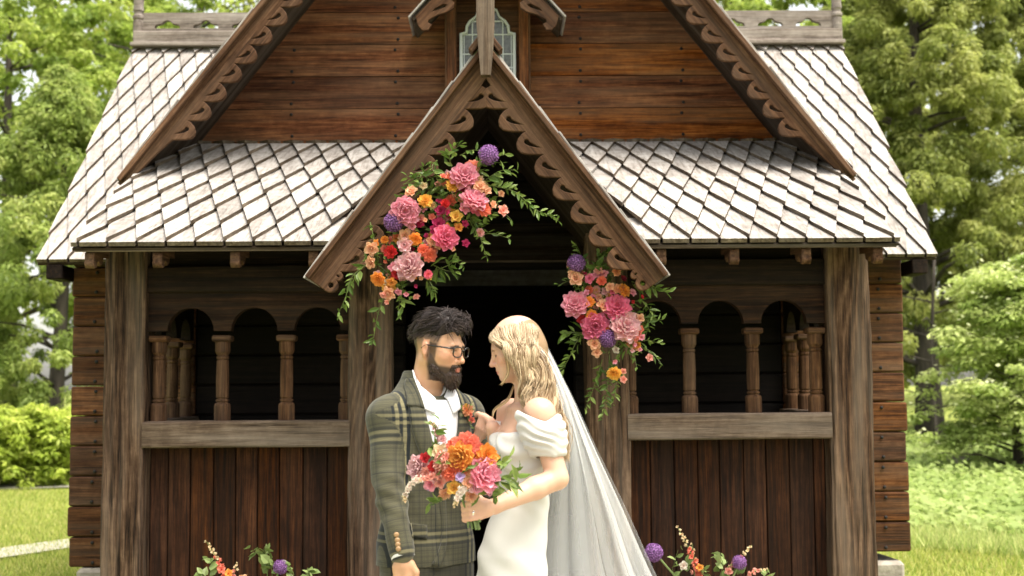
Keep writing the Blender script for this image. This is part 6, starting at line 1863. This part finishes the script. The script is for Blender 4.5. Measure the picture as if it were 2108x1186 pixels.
# ---------------- the bride's bouquet
BY = 4.36
bq = empty('bridal_bouquet', fpx(972, 1060, BY+0.03)); tag(bq, 'round bouquet of coral, pink and peach flowers held by the bride', 'bouquet')
bo = bq.location
BQ = conv([('peony', 'coral', 870, 165, 92, -.03), ('ranunculus', 'coral', 760, 145, 50, -.02), ('peony', 'orange', 790, 235, 78, -.06), ('ranunculus', 'orange', 1030, 218, 70, -.05), ('peony', 'salmon', 640, 270, 62, -.06), ('ranunculus', 'red', 600, 320, 44, -.05), ('stock', 'cream', 645, 185, 68, -.03), ('stock', 'white', 690, 195, 40, -.03), ('peony', 'pink', 1010, 370, 98, -.06), ('stock', 'pink', 1040, 485, 58, -.05), ('stock', 'burg', 915, 340, 44, -.04), ('stock', 'red', 515, 240, 46, -.03), ('peony', 'blush', 455, 320, 70, -.02), ('stock', 'purple', 960, 250, 38, -.02), ('stock', 'purple', 1075, 280, 34, -.03),
    ('ranunculus', 'coral', 720, 350, 56, -.06), ('stock', 'coral', 665, 350, 46, -.05), ('ranunculus', 'coral', 800, 320, 50, -.06), ('stock', 'lilac', 800, 385, 42, -.07), ('stock', 'salmon', 520, 360, 46, -.04), ('stock', 'blush', 600, 400, 52, -.05), ('stock', 'pink', 560, 455, 56, -.04), ('stock', 'salmon', 640, 440, 46, -.05), ('stock', 'salmon', 480, 380, 34, -.04), ('stock', 'peach', 690, 540, 62, -.04), ('stock', 'yellow', 750, 480, 58, -.06), ('stock', 'peach', 870, 440, 52, -.07), ('stock', 'blush', 930, 480, 52, -.07), ('stock', 'peach', 900, 550, 54, -.06), ('stock', 'peach', 860, 350, 34, -.06), ('stock', 'salmon', 700, 390, 40, -.05), ('stock', 'lilac', 545, 485, 26, -.03), ('stock', 'blush', 660, 85, 36, -.03), ('bud', 'blush', 620, 60, 26, -.03)], 740, 880, 3.876)
for (kind, hue, x, y, rp, dy) in BQ:
    f = Vector((0, -1, 0.2))+Vector(((x-945)/90, 0, -(y-965)/110))*0.8
    rr = math.hypot((x-945)/100, (y-965)/95)
    bloom(kind, hue, fpx(x, y, BY+dy+0.06*min(rr, 1.3)**2)-bo, rp/FPX*BY*(1.35 if kind == 'stock' else 1.15), f, bq)
for (pts, n, sz) in (([(1005, 985, .04), (1030, 970, .0), (1045, 940, -.02)], 7, 0.105), ([(1010, 990, .04), (1045, 985, .0), (1068, 965, 0)], 9, 0.08), ([(1010, 995, .04), (1045, 985, .0), (1062, 992, 0)], 6, 0.08), ([(940, 1000, .04), (910, 1030, .02), (885, 1038, .02)], 8, 0.075), ([(880, 945, .05), (876, 930, .03), (884, 922, .0)], 4, 0.085), ([(980, 1000, .04), (1000, 1010, 0), (1012, 1020, 0)], 6, 0.10), ([(975, 940, .0), (980, 955, -.05), (975, 965, -.06)], 5, 0.07), ([(920, 960, .0), (912, 955, -.05), (905, 950, -.06)], 5, 0.07), ([(905, 905, .04), (900, 890, .02), (905, 870, .0)], 6, 0.06)):
    sprig([fpx(x, y, BY+d)-bo for x, y, d in pts], n, sz, bq)
for (pts, n, r, hue, tip) in (([(915, 915, .05), (903, 893, .03), (888, 868, .0)], 15, 0.017, 'blush', 'cream'), ([(880, 985, .0), (855, 990, -.03), (836, 1015, -.04), (833, 1035, -.04)], 20, 0.014, 'white', 'cream'), ([(955, 1000, -.05), (945, 1020, -.08), (935, 1045, -.08)], 16, 0.015, 'white', 'cream'), ([(905, 975, -.05), (880, 985, -.06), (862, 990, -.06)], 12, 0.014, 'salmon', 'cream')):
    spike([fpx(x, y, BY+d)-bo for x, y, d in pts], n, r, hue, tip, bq)
st = MB()
for k in range(16):
    a = gfl.uniform(-1, 1); b_ = gfl.uniform(-1, 1)
    st.tube([fpx(955+12*a, 1010, BY+.03+.02*b_)-bo, fpx(968+9*a, 1052, BY+.045+.014*b_)-bo, fpx(976+13*a, 1082+9*gfl.uniform(-1, 1), BY+.05+.02*b_)-bo], 0.0035, 6)
st.build('stems', M['stemg'], bq)
MB().tube([fpx(963, 1028, BY+.045)-bo, fpx(968, 1052, BY+.045)-bo, fpx(972, 1070, BY+.047)-bo], [0.021, 0.019, 0.020], 14).build('ribbon_wrap', M['satin'], bq, smooth=True)

# ---------------- boutonniere on his left lapel
P = surf(J, GT, [0.100], [1.425], 0.022)[0]
bt = empty('boutonniere', tuple(P)); tag(bt, 'small peach and coral boutonniere pinned to the plaid jacket lapel', 'boutonniere')
fz = Vector(gf)
bloom('ranunculus', 'peach', (0.0, -0.006, 0.018), 0.021, fz+Vector((0, 0, .3)), bt); bloom('stock', 'coral', (0.020, -0.010, -0.020), 0.017, fz, bt); bloom('bud', 'coral', (0.012, -0.010, 0.0), 0.012, fz, bt); bloom('bud', 'white', (-0.012, -0.004, -0.030), 0.009, fz, bt); bloom('bud', 'yellow', (-0.006, -0.004, 0.034), 0.012, fz, bt)
for (dx, dz) in ((-0.03, 0.03), (-0.028, -0.01), (0.015, 0.045), (0.012, -0.045)):
    sprig([(0, 0.004, 0), (dx*0.5, -0.006, dz*0.5), (dx, -0.004, dz)], 5, 0.026, bt)

# ---------------- flower arrangements standing before the porch
t = NT('weathered_urn'); uv_ = t.noise(t.obj(), 14, 5); t.l(t.ramp(uv_, [(0.3, (0.12, 0.10, 0.085)), (0.7, (0.30, 0.27, 0.24))]), t.b.inputs['Base Color']); M['urn'] = t.set(Roughness=0.85)
def ground_thing(label, Y, cx, spikes, alliums, sprigs, blooms):
    p = fpx(cx, 1300, Y); root = empty('flower_arrangement', (p.x, Y, 0.0)); tag(root, label, 'flower arrangement', 'urn arrangements before the porch')
    org = root.location
    MB().lathe([(0.13, 0.0), (0.13, 0.03), (0.06, 0.06), (0.05, 0.10), (0.12, 0.16), (0.17, 0.26), (0.18, 0.34), (0.20, 0.35), (0.20, 0.37), (0.16, 0.37), (0.14, 0.33)], 24).build('urn', M['urn'], root, smooth=True)
    base = Vector((0, 0, 0.33))
    for (x, y, top, n, r, hue) in spikes:
        a = fpx(x, y, Y)-org; b = fpx(*top, Y)-org
        spike([base, base.lerp(a, 0.6), a, (a+b)/2+Vector((0.005, 0, 0.005)), b], n, r, hue, 'cream', root)
    for (x, y, rp) in alliums:
        a = fpx(x, y, Y-0.02)-org; bloom('allium', 'purple', a, rp/FPX*Y, (0, -1, .3), root); MB().tube([base, base.lerp(a, 0.5)+Vector((0.02, 0, 0.03)), a], 0.005, 6).build('stem', M['stemg'], root)
    for (pts, n, sz, asp) in sprigs:
        sprig([base]+[fpx(x, y, Y)-org for x, y in pts], n, sz, root, asp, [(0.10, 0.15, 0.04), (0.18, 0.24, 0.08), (0.26, 0.32, 0.13)])
    for (k, h, x, y, rp) in blooms: bloom(k, h, fpx(x, y, Y-0.03)-org, rp/FPX*Y, (0, -1, .4), root)
    for k in range(22):
        a = gfl.uniform(0, 6.28); rr = gfl.uniform(0.10, 0.30)
        bloom(['peony', 'stock', 'ranunculus', 'stock'][k % 4], ['pink', 'peach', 'coral', 'cream', 'blush', 'orange'][k % 6], Vector((rr*math.cos(a), rr*math.sin(a)*0.8, 0.46+0.06*gfl.uniform(-1, 1)-rr*0.25)), gfl.uniform(0.03, 0.055), (math.cos(a), math.sin(a), 1.0), root)
        sprig([base, Vector((rr*0.7*math.cos(a+.4), rr*0.6*math.sin(a+.4), 0.46)), Vector((rr*1.25*math.cos(a+.4), rr*math.sin(a+.4), 0.50))], 9, 0.08, root, 0.5)
    return root
ground_thing('low urn arrangement with one purple allium left of the groom, before the dark panel', 6.45, 530,
    [(462, 1186, (425, 1115), 26, 0.024, 'coral'), (480, 1190, (486, 1160), 12, 0.02, 'salmon')], [(575, 1168, 15)],
    [([(550, 1190), (540, 1140), (516, 1134)], 14, 0.075, 0.7), ([(560, 1190), (548, 1150), (546, 1130)], 14, 0.075, 0.7), ([(600, 1195), (596, 1172), (592, 1160)], 8, 0.07, 0.7), ([(630, 1200), (634, 1182), (640, 1172)], 10, 0.075, 0.7), ([(440, 1200), (436, 1165), (430, 1150)], 12, 0.075, 0.7), ([(430, 1205), (420, 1184), (412, 1180)], 8, 0.07, 0.6)],
    [('stock', 'orange', 470, 1180, 12), ('stock', 'coral', 456, 1172, 11), ('stock', 'peach', 500, 1192, 14)])
ground_thing('taller urn arrangement with coral spikes and alliums right of the veil', 6.45, 1450,
    [(1437, 1180, (1395, 1085), 34, 0.025, 'coral'), (1500, 1175, (1548, 1122), 22, 0.022, 'salmon'), (1545, 1182, (1578, 1172), 12, 0.02, 'salmon'), (1430, 1200, (1425, 1120), 18, .022, 'salmon')], [(1346, 1136, 19), (1524, 1157, 15)],
    [([(1390, 1190), (1388, 1160), (1396, 1132)], 8, 0.085, 0.5), ([(1400, 1195), (1412, 1168), (1418, 1158)], 10, 0.07, 0.6), ([(1480, 1195), (1488, 1160), (1478, 1142)], 14, 0.075, 0.7), ([(1490, 1195), (1505, 1175), (1520, 1176)], 10, 0.075, 0.7), ([(1465, 1200), (1455, 1180), (1448, 1176)], 8, 0.07, 0.5), ([(1560, 1205), (1575, 1185), (1580, 1180)], 8, 0.06, 0.5)],
    [('stock', 'white', 1408, 1164, 12), ('stock', 'orange', 1440, 1168, 10), ('stock', 'salmon', 1500, 1176, 11)])
